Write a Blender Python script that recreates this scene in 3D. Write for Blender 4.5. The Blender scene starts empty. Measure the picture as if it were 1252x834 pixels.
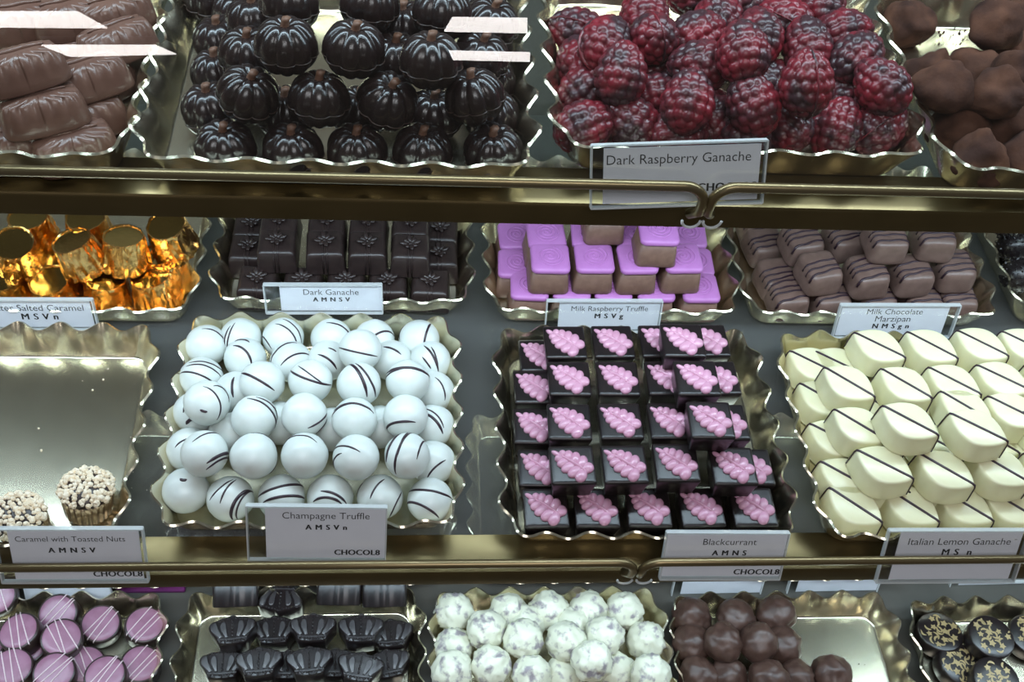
import bpy, bmesh, math, random
from mathutils import Vector, Matrix, Euler, noise
random.seed(7)
PI = math.pi
scene = bpy.context.scene
COL = scene.collection

# ------------------------------------------------------------------ camera
FPX = 1300.0
CAM = Vector((0, 0, 0.54))
_d = Vector((-100, 1607, -1300)).normalized()
_x = Vector((1, -0.01, 0)); _x.z = -(_x.x*_d.x+_x.y*_d.y)/_d.z; _x.normalize()
_z = _x.cross(_d)
RW = Matrix((_x, _d, _z))              # world from camera
cam = bpy.data.cameras.new('camera'); cam_o = bpy.data.objects.new('camera', cam); COL.objects.link(cam_o)
cam_o.matrix_world = Matrix.Translation(CAM) @ RW.to_4x4()
cam.sensor_width = 36; cam.lens = 36*FPX/1252; cam.clip_start = 0.01
scene.camera = cam_o

def ray(px, py): return RW @ Vector(((px-626)/FPX, (417-py)/FPX, -1))
def at(px, py, z):
    r = ray(px, py); return CAM + r*((z-CAM.z)/r.z)
def aty(px, py, y):
    r = ray(px, py); return CAM + r*((y-CAM.y)/r.y)
def proj(p):
    c = RW.transposed() @ (Vector(p)-CAM); return 626+FPX*c.x/-c.z, 417-FPX*c.y/-c.z

# ------------------------------------------------------------------ world, lights, exposure
S1, S2, S3 = 0.21, 0.0, -0.19          # upper surface of the three shelves
w = bpy.data.worlds.new('world'); scene.world = w; w.use_nodes = True
w.node_tree.nodes['Background'].inputs[0].default_value = (1.0, 0.93, 0.86, 1)
w.node_tree.nodes['Background'].inputs[1].default_value = 0.075
vs = scene.view_settings
vs.view_transform = 'Standard'; vs.look = 'None'; vs.gamma = 1; vs.use_curve_mapping = False
vs.exposure = 0.0
def strip_light(name, y, z, length, width, power, tilt, col=(0.68, 0.87, 1.0), x=0.08):
    l = bpy.data.lights.new(name, 'AREA'); l.shape = 'RECTANGLE'; l.size = length; l.size_y = width
    l.energy = power; l.color = col
    o = bpy.data.objects.new(name, l); COL.objects.link(o)
    o.location = (x, y, z); o.rotation_euler = (tilt, 0, 0)
    return o
strip_light('added_label_fill', -0.75, 1.75, 1.2, 0.6, 14, math.radians(28), (.97, .96, 1.0), 0.0)  # unseen fill lamp, added overhead to brighten labels, rails and front faces
strip_light('canopy_led_strip', 0.46, 0.47, 1.2, 0.03, 3.6, math.radians(-6))
strip_light('upper_shelf_led_strip', 0.385, S1-0.016, 1.2, 0.014, 2.0, math.radians(12))
strip_light('lower_shelf_led_strip', 0.300, S2-0.016, 1.2, 0.014, 1.5, math.radians(0))

# ------------------------------------------------------------------ helpers
def newmesh(name, bm, smooth=True):
    bmesh.ops.recalc_face_normals(bm, faces=bm.faces[:])
    me = bpy.data.meshes.new(name); bm.to_mesh(me); bm.free()
    if smooth:
        me.polygons.foreach_set('use_smooth', [True]*len(me.polygons))
    return me
def sharp(me, deg=38):
    try: me.set_sharp_from_angle(angle=math.radians(deg))
    except Exception: pass
    return me
def obj(name, me, mat=None, parent=None, loc=None, rot=None):
    if mat and not me.materials: me.materials.append(mat)
    o = bpy.data.objects.new(name, me); COL.objects.link(o)
    if parent: o.parent = parent
    if loc is not None: o.location = loc
    if rot is not None: o.rotation_euler = rot
    return o
def tag(o, label=None, cat=None, group=None, kind=None):
    if label: o['label'] = label
    if cat: o['category'] = cat
    if group: o['group'] = group
    if kind: o['kind'] = kind
    return o
def thing(name, loc=(0,0,0), rot=(0,0,0)):
    o = bpy.data.objects.new(name, None); COL.objects.link(o); o.empty_display_size = .01
    o.location = loc; o.rotation_euler = rot
    return o
def make(name, parts, loc, rot, label, cat, group):
    """parts: [(part name, mesh, [(sub name, mesh)...])]; one part without name -> single mesh thing"""
    if len(parts) == 1 and parts[0][0] is None:
        o = obj(name, parts[0][1], loc=loc, rot=rot)
    else:
        o = thing(name, loc, rot)
        for p in parts:
            c = obj(p[0], p[1], parent=o)
            for s in (p[2] if len(p) > 2 else []): obj(s[0], s[1], parent=c)
    return tag(o, label, cat, group)

def add_box(bm, x0, x1, y0, y1, z0, z1, bev=0, seg=2):
    vs_ = [bm.verts.new(p) for p in ((x0,y0,z0),(x1,y0,z0),(x1,y1,z0),(x0,y1,z0),(x0,y0,z1),(x1,y0,z1),(x1,y1,z1),(x0,y1,z1))]
    fs = [bm.faces.new([vs_[i] for i in f]) for f in ((3,2,1,0),(4,5,6,7),(0,1,5,4),(1,2,6,5),(2,3,7,6),(3,0,4,7))]
    if bev:
        es = {e for f in fs for e in f.edges}
        bmesh.ops.bevel(bm, geom=list(es), offset=bev, segments=seg, affect='EDGES', profile=.5)
def add_rings(bm, rings, cap0=True, cap1=True, closed=True):
    vr = [[bm.verts.new(p) for p in r] for r in rings]
    n = len(vr[0])
    for a, b in zip(vr, vr[1:]):
        for i in range(n if closed else n-1):
            bm.faces.new((a[i], a[(i+1) % n], b[(i+1) % n], b[i]))
    if cap0: bm.faces.new(vr[0][::-1])
    if cap1: bm.faces.new(vr[-1])
    return vr
def add_lathe(bm, prof, n=32, fn=None, cap0=True, cap1=True):
    rings = []
    for r, z in prof:
        ring = []
        for i in range(n):
            a = 2*PI*i/n
            rr, zz = (r, z) if fn is None else fn(r, z, a)
            ring.append((rr*math.cos(a), rr*math.sin(a), zz))
        rings.append(ring)
    return add_rings(bm, rings, cap0, cap1)
def add_tube(bm, pts, r, n=8, caps=True, flat=None, up=None):
    """sweep along pts; flat = (width radius, height radius) with up normals list"""
    P = [Vector(p) for p in pts]; rings = []
    prevn = None
    for i, p in enumerate(P):
        t = (P[min(i+1, len(P)-1)]-P[max(i-1, 0)])
        if t.length < 1e-9: t = Vector((1,0,0))
        t.normalize()
        if up is not None: nrm = (up[i] - t*up[i].dot(t)).normalized()
        else:
            if prevn is None:
                a = Vector((0,0,1)) if abs(t.z) < .9 else Vector((0,1,0))
            else: a = prevn
            nrm = (a - t*a.dot(t)).normalized()
        prevn = nrm
        b = t.cross(nrm)
        rad = r[i] if isinstance(r, (list, tuple)) else r
        rw, rh = (rad, rad) if flat is None else (rad*flat[0], rad*flat[1])
        rings.append([p + b*(rw*math.cos(2*PI*k/n)) + nrm*(rh*math.sin(2*PI*k/n)) for k in range(n)])
    add_rings(bm, rings, caps, caps)
def add_ball(bm, c, r, u=12, v=8, M=None):
    """ellipsoid: r is (rx,ry,rz); M optional 3x3 rotation"""
    c = Vector(c); rr = r if isinstance(r, (tuple, list)) else (r, r, r)
    def P(th, ph):
        q = Vector((rr[0]*math.sin(th)*math.cos(ph), rr[1]*math.sin(th)*math.sin(ph), rr[2]*math.cos(th)))
        return c + (M @ q if M else q)
    rings = [[P(PI*j/v, 2*PI*i/u) for i in range(u)] for j in range(1, v)]
    vr = [[bm.verts.new(p) for p in r_] for r_ in rings]
    t = bm.verts.new(P(0, 0)); b = bm.verts.new(P(PI, 0))
    for i in range(u):
        j = (i+1) % u
        bm.faces.new((t, vr[0][i], vr[0][j])); bm.faces.new((b, vr[-1][j], vr[-1][i]))
        for a, d in zip(vr, vr[1:]): bm.faces.new((a[i], d[i], d[j], a[j]))
def outline_prism(bm, pts, prof):
    """pts: 2D outline (ccw); prof: [(inset distance, z)...] bottom->top"""
    h = max(max(abs(p[0]), abs(p[1])) for p in pts)
    rings = [[(p[0]*(1-d/h), p[1]*(1-d/h), z) for p in pts] for d, z in prof]
    add_rings(bm, rings)
def rrect(a, b, r, k=5):
    out = []
    for cx, cy, a0 in ((a-r, b-r, 0), (-a+r, b-r, PI/2), (-a+r, -b+r, PI), (a-r, -b+r, 1.5*PI)):
        for i in range(k+1):
            t = a0+PI/2*i/k; out.append((cx+r*math.cos(t), cy+r*math.sin(t)))
    return out
def nz(p, s): return noise.noise(Vector(p)*s)

# ------------------------------------------------------------------ materials
def mat(name, col, rough=.4, metal=0, spec=.5, coat=0, col2=None, scale=200, lo=.4, hi=.6, bump=0, bscale=400, bdist=.0005, rvar=0, sss=0, detail=4, rand=0):
    m = bpy.data.materials.new(name); m.use_nodes = True
    nt = m.node_tree; b = nt.nodes['Principled BSDF']
    b.inputs['Base Color'].default_value = (*col, 1); b.inputs['Roughness'].default_value = rough
    b.inputs['Metallic'].default_value = metal; b.inputs['Specular IOR Level'].default_value = spec
    b.inputs['Coat Weight'].default_value = coat; b.inputs['Coat Roughness'].default_value = .12
    if sss:
        b.inputs['Subsurface Weight'].default_value = sss
        b.inputs['Subsurface Radius'].default_value = (.004, .003, .002); b.inputs['Subsurface Scale'].default_value = 1
    tc = nt.nodes.new('ShaderNodeTexCoord')
    vec = tc.outputs['Object']
    if rand:
        oi = nt.nodes.new('ShaderNodeObjectInfo')
        ma = nt.nodes.new('ShaderNodeVectorMath'); ma.operation = 'ADD'
        cm = nt.nodes.new('ShaderNodeMath'); cm.operation = 'MULTIPLY'; cm.inputs[1].default_value = rand
        nt.links.new(oi.outputs['Random'], cm.inputs[0])
        nt.links.new(tc.outputs['Object'], ma.inputs[0]); nt.links.new(cm.outputs[0], ma.inputs[1])
        vec = ma.outputs[0]
    if col2 is not None:
        n = nt.nodes.new('ShaderNodeTexNoise'); n.inputs['Scale'].default_value = scale; n.inputs['Detail'].default_value = detail
        nt.links.new(vec, n.inputs['Vector'])
        r = nt.nodes.new('ShaderNodeValToRGB')
        r.color_ramp.elements[0].position = lo; r.color_ramp.elements[0].color = (*col, 1)
        r.color_ramp.elements[1].position = hi; r.color_ramp.elements[1].color = (*col2, 1)
        nt.links.new(n.outputs[0], r.inputs[0]); nt.links.new(r.outputs[0], b.inputs['Base Color'])
    if rvar:
        n = nt.nodes.new('ShaderNodeTexNoise'); n.inputs['Scale'].default_value = 90; n.inputs['Detail'].default_value = 6
        nt.links.new(vec, n.inputs['Vector'])
        mr = nt.nodes.new('ShaderNodeMapRange'); mr.inputs[3].default_value = rough-rvar; mr.inputs[4].default_value = rough+rvar
        nt.links.new(n.outputs[0], mr.inputs[0]); nt.links.new(mr.outputs[0], b.inputs['Roughness'])
    if bump:
        n = nt.nodes.new('ShaderNodeTexNoise'); n.inputs['Scale'].default_value = bscale; n.inputs['Detail'].default_value = 5
        nt.links.new(vec, n.inputs['Vector'])
        bp = nt.nodes.new('ShaderNodeBump'); bp.inputs['Strength'].default_value = bump; bp.inputs['Distance'].default_value = bdist
        nt.links.new(n.outputs[0], bp.inputs['Height']); nt.links.new(bp.outputs[0], b.inputs['Normal'])
    return m
def clear_mat(name, tint=(1,1,1), base=.04, gloss=.9, rough=.02, haze=0.0):
    """thin clear sheet: transparent body with a Fresnel mirror on top"""
    m = bpy.data.materials.new(name); m.use_nodes = True
    nt = m.node_tree; nt.nodes.remove(nt.nodes['Principled BSDF']); out = nt.nodes['Material Output']
    tr = nt.nodes.new('ShaderNodeBsdfTransparent'); tr.inputs[0].default_value = (*tint, 1)
    gl = nt.nodes.new('ShaderNodeBsdfGlossy'); gl.inputs['Roughness'].default_value = rough
    lw = nt.nodes.new('ShaderNodeLayerWeight'); lw.inputs[0].default_value = .5      # Schlick: .04 + .96 (1-cos)^5
    pw = nt.nodes.new('ShaderNodeMath'); pw.operation = 'POWER'; pw.inputs[1].default_value = 5
    nt.links.new(lw.outputs['Facing'], pw.inputs[0])
    sc = nt.nodes.new('ShaderNodeMath'); sc.operation = 'MULTIPLY_ADD'; sc.inputs[1].default_value = .96; sc.inputs[2].default_value = .04
    nt.links.new(pw.outputs[0], sc.inputs[0])
    mu = nt.nodes.new('ShaderNodeMath'); mu.operation = 'MULTIPLY'; mu.inputs[1].default_value = gloss
    nt.links.new(sc.outputs[0], mu.inputs[0])
    mx = nt.nodes.new('ShaderNodeMixShader')
    nt.links.new(mu.outputs[0], mx.inputs[0]); nt.links.new(tr.outputs[0], mx.inputs[1]); nt.links.new(gl.outputs[0], mx.inputs[2])
    res = mx.outputs[0]
    if haze:
        df = nt.nodes.new('ShaderNodeBsdfDiffuse'); df.inputs[0].default_value = (.9, .92, .92, 1)
        m2 = nt.nodes.new('ShaderNodeMixShader'); m2.inputs[0].default_value = haze
        nt.links.new(res, m2.inputs[1]); nt.links.new(df.outputs[0], m2.inputs[2]); res = m2.outputs[0]
    nt.links.new(res, out.inputs[0])
    return m
M = {
 'tray': mat('gold_tray_metal', (.77,.71,.55), .25, 1, col2=(.71,.655,.50), scale=40, lo=.2, hi=.8, rvar=.02),
 'bronze': mat('bronze_shelf_metal', (.150,.112,.050), .30, .80, rvar=.06, col2=(.13,.098,.043), scale=25),
 'rail': mat('bronze_rail_metal', (.20,.15,.075), .30, .75, rvar=.05),
 'glass': clear_mat('front_glass', (.98,.99,.985), gloss=1.0, rough=.0),
 'shelfglass': clear_mat('shelf_glass', (.78,.80,.78), gloss=1.2, rough=.04),
 'hazy_plate': clear_mat('hazy_shelf_glass', (.78,.80,.78), gloss=1.2, rough=.05, haze=.055),  # even diffuse haze lifts the plate towards grey
 'acrylic': clear_mat('clear_acrylic', (.97,.98,.98), gloss=1.0, rough=.04),
 'acrylic_edge': clear_mat('acrylic_edge', (.80,.84,.85), gloss=1.5, rough=.08, haze=.45),  # whitish haze puts the glow of light-catching edges into the colour
 'card': mat('white_card', (.82,.82,.88), .6, col2=(.80,.80,.86), scale=90),
 'ink': mat('black_ink', (.012,.013,.03), .6),
 'greyink': mat('grey_ink', (.015,.015,.017), .6),
 'milk': mat('milk_chocolate', (.125,.062,.045), .30, col2=(.15,.078,.057), scale=140, bump=.12, bscale=500, rand=3),
 'milk_soft': mat('soft_milk_chocolate', (.140,.085,.069), .38, col2=(.17,.105,.087), scale=160, bump=.2, bscale=350, rand=3),
 'milk_side': mat('milk_chocolate_side', (.165,.090,.066), .42, col2=(.195,.11,.08), scale=220, rand=3),
 'truffle_milk': mat('dull_milk_chocolate', (.055,.028,.021), .42, col2=(.075,.040,.030), scale=150, bump=.2, bscale=260, rand=3),
 'dark': mat('dark_chocolate', (.013,.0075,.0075), .25, coat=.15, col2=(.018,.010,.009), scale=120, rand=3),
 'dark_matte': mat('satin_dark_chocolate', (.026,.016,.015), .34, col2=(.034,.021,.019), scale=160, bump=.1, bscale=500, rand=3),
 'dark_black': mat('black_dark_chocolate', (.011,.008,.0085), .30, col2=(.015,.010,.010), scale=120, rand=3),
 'crown_face_lit': mat('crown_relief_lit', (.020,.016,.018), .42, spec=1.0, col2=(.026,.020,.022), scale=160),  # same chocolate made greyer and shinier: light caught by the lobes, put into colour
 'stem': mat('brown_stem', (.13,.055,.028), .6, col2=(.17,.09,.06), scale=400, rand=2),
 'seam': mat('mould_seam', (.05,.028,.022), .35),
 'raspberry': mat('raspberry_colour', (.185,.013,.023), .33, coat=.0, col2=(.042,.017,.022), scale=70, lo=.36, hi=.60, rand=9, bump=.12, bscale=500),
 'cocoa': mat('cocoa_powder', (.100,.045,.029), .95, spec=.1, col2=(.042,.021,.017), scale=60, lo=.38, hi=.66, bump=.5, bscale=700, bdist=.0005, rand=5),
 'foil': mat('copper_gold_foil', (.84,.42,.11), .20, 1, col2=(.95,.66,.28), scale=55, lo=.35, hi=.7, rvar=.08, rand=4, bump=.5, bscale=260, bdist=.0007),
 'foil_top': mat('gold_foil_top', (.62,.44,.16), .16, 1, bump=.1, bscale=200, rand=3),
 'pink_cap': mat('orchid_pink_coating', (.46,.175,.46), .42, col2=(.50,.195,.50), scale=100),
 'pink_leaf': mat('pale_pink_coating', (.54,.265,.375), .26, coat=.2, col2=(.58,.30,.415), scale=100),
 'pink_disc': mat('dusky_pink_coating', (.25,.115,.175), .34, col2=(.29,.14,.21), scale=130, rand=3),
 'white_drizzle': mat('white_drizzle', (.62,.50,.52), .4),
 'champagne': mat('white_truffle_coating', (.63,.68,.65), .33, spec=.45, col2=(.67,.72,.69), scale=90, rand=3, sss=.06),
 'drizzle': mat('dark_drizzle', (.030,.014,.022), .34),
 'lemon': mat('lemon_white_chocolate', (.75,.72,.47), .30, col2=(.78,.75,.51), scale=90, sss=.10),
 'rough_white': mat('thin_white_coating', (.70,.71,.57), .42, col2=(.28,.25,.27), scale=130, lo=.53, hi=.66, bump=.3, bscale=260, bdist=.0008, rand=11, detail=6),
 'nut': mat('toasted_nut', (.80,.66,.47), .7, col2=(.88,.78,.62), scale=300, rand=2),
 'cupfoil': mat('brown_gold_cup', (.40,.30,.20), .32, .9, rvar=.05),
 'goldprint': mat('gold_print', (.34,.255,.12), .45, .25),
 'purple': mat('purple_card', (.13,.012,.11), .6),
 'grey_wall': mat('case_lining', (.22,.21,.19), .6, col2=(.25,.24,.21), scale=12),
 'deck': mat('case_deck', (.062,.058,.05), .4, col2=(.08,.075,.065), scale=20),
}
def emit(name, col, s):
    m = bpy.data.materials.new(name); m.use_nodes = True; nt = m.node_tree
    nt.nodes.remove(nt.nodes['Principled BSDF']); e = nt.nodes.new('ShaderNodeEmission')
    e.inputs[0].default_value = (*col, 1); e.inputs[1].default_value = s
    nt.links.new(e.outputs[0], nt.nodes['Material Output'].inputs[0]); return m
def withmat(me, m):
    me.materials.clear(); me.materials.append(m); return me

# ------------------------------------------------------------------ the case: deck, back, shelves, rails, front glass
XL, XR = -0.42, 0.62
def struct(name, bm, m, smooth=False):
    return tag(obj(name, withmat(newmesh(name, bm, smooth), m)), kind='structure')
bm = bmesh.new(); add_box(bm, XL, XR, 0.10, 0.78, S3-.02, S3); struct('floor', bm, M['deck'])
bm = bmesh.new(); add_box(bm, XL, XR, 0.78, 0.80, S3-.02, S1+.45); struct('wall_back', bm, M['grey_wall'])

def shelf(z, yf, label, joint, railz, raily, plate=None):
    t = thing('display_shelf', (0.1, yf, z)); tag(t, label, 'shelf', 'display shelves')
    ox = 0.1
    bm = bmesh.new(); add_box(bm, XL-ox, XR-ox, .022, .40, -.008, 0, .0006, 1)
    obj('glass_plate', withmat(newmesh('glass_plate', bm, False), plate or M['shelfglass']), parent=t)
    bm = bmesh.new()                                       # folded front trim: ledge, nose, face, return
    prof = [(.024,.0), (.024,.0012), (.004,.0012), (.0012,.0006), (0,-.0012), (0,-.0118), (.001,-.0128), (.030,-.0128), (.030,-.0110), (.022,-.0085), (.022,0)]
    rings = [[(x, y, zz) for (y, zz) in prof] for x in (XL-ox, XR-ox)]
    add_rings(bm, rings)
    obj('front_trim', withmat(sharp(newmesh('front_trim', bm, False)), M['bronze']), parent=t)
    for x0, x1, end in ((XL, joint[0], 1), (joint[1], XR, 0)):
        xe = x1 if end else x0; s = 1 if end else -1
        pts = []
        R = .010
        for k in range(9):
            a = PI/2*k/8
            pts.append((xe-ox-s*R+s*R*math.sin(a), raily-yf, railz-z-R+R*math.cos(a)))
        pts.append((xe-ox, raily-yf+.001, railz-z-R-.006)); pts.append((xe-ox-s*.003, raily-yf+.005, railz-z-R-.011)); 
        pts = [((XL if end else XR)-ox, raily-yf, railz-z)] + pts
        bm = bmesh.new(); add_tube(bm, pts, .0024, 12)
        r = obj('guard_rail', withmat(newmesh('guard_rail', bm), M['rail']), parent=t)
        cp = []
        for k in range(9):
            a = PI*k/8; cp.append((xe-ox-s*.003+.0042*math.cos(a), raily-yf-.0005, railz-z-R-.010-.0042*math.sin(a)))
        bm = bmesh.new(); add_tube(bm, cp, .0007, 6)
        obj('end_clip', withmat(newmesh('end_clip', bm), M['acrylic_edge']), parent=r)
    return t
j1 = (aty(866,225,.336).x, aty(876,225,.336).x); j2 = (aty(782,690,.262).x, aty(793,690,.262).x)
shelf(S1, .347, 'upper bronze-edged glass shelf with guard rail, carrying pumpkins and raspberries', j1, S1+.0235, .336)
shelf(S2, .2715, 'middle bronze-edged glass shelf with guard rail below the drizzled white truffles', j2, S2+.0207, .2672, M['hazy_plate'])

# front pane, leaning back 25 degrees
TA = math.radians(25)
gy = lambda z: .305 + (z-.23)*math.tan(TA)
bm = bmesh.new()
za, zb = .250, .47
rings = [[(x, gy(za), za), (x, gy(zb), zb), (x, gy(zb)+.004, zb), (x, gy(za)+.004, za)] for x in (XL, XR)]
add_rings(bm, rings)
struct('window_1', bm, M['glass'])

# ceiling light panels of the shop, seen mirrored in the pane
gn = Vector((0, -math.cos(TA), math.sin(TA)))
ZC = 1.75
def mirror_hit(px, py):
    r = ray(px, py).normalized()
    p0 = Vector((0, gy(0), 0))
    t = (p0-CAM).dot(gn)/r.dot(gn); h = CAM+r*t
    rr = r-2*r.dot(gn)*gn
    return h+rr*((ZC-h.z)/rr.z)
lamp_m = emit('lamp_diffuser', (1.0,.93,.90), 15)
for i, (quad, lab) in enumerate((
    (((-30,14),(95,14),(131,34),(-30,33)), 'wide white ceiling light panel mirrored top left in the front glass'),
    (((50,55),(190,55),(215,66),(85,69)), 'narrow white ceiling light panel mirrored below the wide left one'),
    (((553,21),(645,22),(645,40),(543,38)), 'wide white ceiling light panel mirrored over the pumpkins'),
    (((549,62),(648,64),(648,75),(554,73)), 'narrow white ceiling light panel mirrored over the pumpkins'))):
    P = [mirror_hit(*q) for q in quad]; c = sum(P, Vector())/4
    t = thing('ceiling_light', c); tag(t, lab, 'light', 'ceiling light panels')
    bm = bmesh.new(); add_rings(bm, [[tuple(p-c+Vector((0,0,.002))) for p in P], [tuple((p-c)*1.03+Vector((0,0,.05))) for p in P]])
    obj('housing', withmat(newmesh('housing', bm, False), M['card']), parent=t)
    bm = bmesh.new(); add_rings(bm, [[tuple(p-c-Vector((0,0,.004))) for p in P], [tuple((p-c)+Vector((0,0,.001))) for p in P]])
    obj('diffuser', withmat(newmesh('diffuser', bm, False), lamp_m), parent=t)

# ------------------------------------------------------------------ trays
TW, TD, TH = .172, .153, .0215
def tray_mesh():
    a, b, r = TW/2-.002, TD/2-.002, .020
    segs = []                                   # dense perimeter
    n = 384
    per = 2*(2*(a-r)+2*(b-r))+2*PI*r
    pts = []
    for i in range(n):
        s = per*i/n
        for L, kind in ((2*(b-r),0),(PI*r/2,1),(2*(a-r),2),(PI*r/2,3),(2*(b-r),4),(PI*r/2,5),(2*(a-r),6),(PI*r/2,7)):
            if s <= L: break
            s -= L
        if kind == 0: p, nn = (a, -(b-r)+s), (1,0)
        elif kind == 2: p, nn = ((a-r)-s, b), (0,1)
        elif kind == 4: p, nn = (-a, (b-r)-s), (-1,0)
        elif kind == 6: p, nn = (-(a-r)+s, -b), (0,-1)
        else:
            cx, cy, a0 = {1:(a-r,b-r,0), 3:(-a+r,b-r,PI/2), 5:(-a+r,-b+r,PI), 7:(a-r,-b+r,1.5*PI)}[kind]
            t = a0+s/r; nn = (math.cos(t), math.sin(t)); p = (cx+r*nn[0], cy+r*nn[1])
        pts.append((Vector(p), Vector(nn)))
    nw = 24
    prof = [(.0105,.0010,0), (.0090,.0013,0), (.0078,.0028,.05), (.0064,.0070,.25), (.0048,.0118,.55), (.0030,.0162,.85), (.0012,.0196,1), (0,.0215,1.05)]
    rings = []
    for ins, z, k in prof:
        ring = []
        for i, (p, nn) in enumerate(pts):
            ph = 2*PI*nw*i/n
            fl = .0025*k*math.sin(ph)
            q = p + nn*(-ins+fl)
            ring.append((q.x, q.y, z + .0010*k*math.sin(ph)))
        rings.append(ring)
    bm = bmesh.new()
    # base: from the innermost ring inwards
    inner = []
    for f in (.96, .6, .2):
        inner.append([(x*f, y*f, .0010) for x, y, z in rings[0]])
    add_rings(bm, inner[::-1]+rings, True, False)
    bmesh.ops.recalc_face_normals(bm, faces=bm.faces[:])
    bmesh.ops.solidify(bm, geom=bm.faces[:], thickness=.0013)
    me = withmat(newmesh('fluted_tray', bm), M['tray'])
    zs = [v.co.z for v in me.vertices]; dz = min(zs)
    for v in me.vertices: v.co.z -= dz
    return sharp(me, 60)
TRAY = tray_mesh()
trays = {}
def tray(key, shelfz, label, fl=None, fr=None, bl=None, br=None, mid=None, rz=0, dy=0):
    """placed by its visible front / back rim corners in the photograph"""
    z = shelfz+TH; sx = 1.03 if shelfz == S1 else 1.0
    if fl and fr: sx = max(1.04 if shelfz == S1 else 1.0, min(1.06, (at(*fr, z)-at(*fl, z)).length/TW))
    TWs = TW*sx
    if fl and fr:
        p = (at(*fl, z)+at(*fr, z))/2; c = Vector((p.x, p.y+TD/2, shelfz))
    elif fl: p = at(*fl, z); c = Vector((p.x+TWs/2, p.y+TD/2, shelfz))
    elif fr: p = at(*fr, z); c = Vector((p.x-TWs/2, p.y+TD/2, shelfz))
    elif bl and br: p = (at(*bl, z)+at(*br, z))/2; c = Vector((p.x, p.y-TD/2, shelfz))
    elif bl: p = at(*bl, z); c = Vector((p.x+TW/2, p.y-TD/2, shelfz))
    elif br: p = at(*br, z); c = Vector((p.x-TW/2, p.y-TD/2, shelfz))
    c.y += dy
    o = obj('fluted_tray', TRAY, loc=c+Vector((0,0,.0013 if shelfz > S3 else 0)), rot=(0,0,rz))
    tag(o, label, 'tray', 'fluted gold display trays'); trays[key] = c; o.scale = (sx, 1, 1)
    return c
tray('A', S1, 'gold fluted tray of milk pralines at the top left', fr=(157,198))
tray('B', S1, 'gold fluted tray heaped with dark chocolate pumpkins', fl=(158,202), fr=(654,207))
tray('C', S1, 'gold fluted tray of raspberry-shaped chocolates', fl=(680,196), fr=(1142,186))
tray('D', S1, 'gold fluted tray of cocoa-dusted truffles at the top right', fl=(1158,212))
tray('E', S2, 'gold fluted tray of copper foil caramel cups', fr=(238,385))
tray('F', S2, 'gold fluted tray of dark blocks moulded with bows', fl=(257,370), fr=(575,373))
tray('G', S2, 'gold fluted tray of pink-capped square chocolates', fl=(600,384), fr=(905,386))
tray('H', S2, 'gold fluted tray of drizzled milk chocolate blocks', fl=(912,387), fr=(1232,390))
tray('I', S2, 'gold fluted tray of nib-coated truffles at the right edge', fl=(1248,388))
tray('J', S2, 'nearly empty gold fluted tray with two nut-topped cups', br=(203,397))
tray('K', S2, 'gold fluted tray of white truffles with dark drizzle', fl=(180,646), fr=(565,648))
tray('L', S2, 'gold fluted tray of dark blocks with pink leaves', fl=(612,662), fr=(986,658))
tray('M', S2, 'gold fluted tray of cream-white blocks with diagonal stripes', fl=(1006,662))
tray('N', S3, 'gold fluted tray of pink-topped discs at the bottom left', br=(212,722))
tray('O', S3, 'gold fluted tray of dark chocolate crowns', bl=(232,718), br=(512,718))
tray('P', S3, 'gold fluted tray of rough white truffles', bl=(522,718), br=(812,718))
tray('Q', S3, 'gold fluted tray half filled with milk truffles', bl=(812,722), br=(1090,724))
tray('R', S3, 'gold fluted tray of gold-printed dark discs at the bottom right', bl=(1100,730))

# ------------------------------------------------------------------ labelling of piles
ORD = ['first','second','third','fourth','fifth','sixth','seventh','eighth','ninth','tenth']
def pile_labels(items, desc, gap, layers=('bottom layer','second layer','top layer')):
    """items: [(px,py,layer)] -> one label each, by row from the front and place from the left"""
    out = [None]*len(items)
    ls = sorted({it[2] for it in items})
    for l in ls:
        idx = sorted([i for i in range(len(items)) if items[i][2] == l], key=lambda i: -items[i][1])
        rows, cur = [], []
        for i in idx:
            if cur and (sum(items[k][1] for k in cur)/len(cur)-items[i][1]) > gap:
                rows.append(cur); cur = []
            cur.append(i)
        if cur: rows.append(cur)
        for ri, row in enumerate(rows):
            row.sort(key=lambda i: items[i][0]); n = len(row)
            rn = ('front row' if ri == 0 else ORD[ri]+' row')
            for ci, i in enumerate(row):
                if n == 1: cn = 'alone'
                elif ci == 0: cn = 'leftmost'
                elif ci == n-1: cn = 'rightmost'
                else: cn = ORD[ci]+' from left'
                out[i] = f"{desc}, {cn} in {rn}" + (f", {layers[l]}" if len(ls) > 1 else '')
    return out
def relax(P, r, it=14, keep=.003, zmin=None):
    P0 = [p.copy() for p in P]
    for _ in range(it):
        for i in range(len(P)):
            for j in range(i):
                d = P[i]-P[j]; L = d.length
                if 1e-6 < L < 2*r:
                    m = d*((2*r-L)/L*.45); P[i] += m; P[j] -= m
        for i in range(len(P)):
            d = P[i]-P0[i]
            if d.length > keep: P[i] = P0[i]+d*(keep/d.length)
            if zmin is not None and P[i].z < zmin: P[i].z = zmin
    return P
def conv(lst, ox, oy, s): return [(ox+a[0]/s, oy+a[1]/s, *a[2:]) for a in lst]
BASE = .0034                                   # inside floor of a tray above its shelf
def inside(p, key, rx, ry=None):
    """keep a bottom-layer piece on the tray floor"""
    c = trays[key]; ry = rx if ry is None else ry
    hx, hy = TW/2-.0090-rx, TD/2-.0090-ry
    p.x = min(max(p.x, c.x-hx), c.x+hx); p.y = min(max(p.y, c.y-hy), c.y+hy)
    return p
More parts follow.
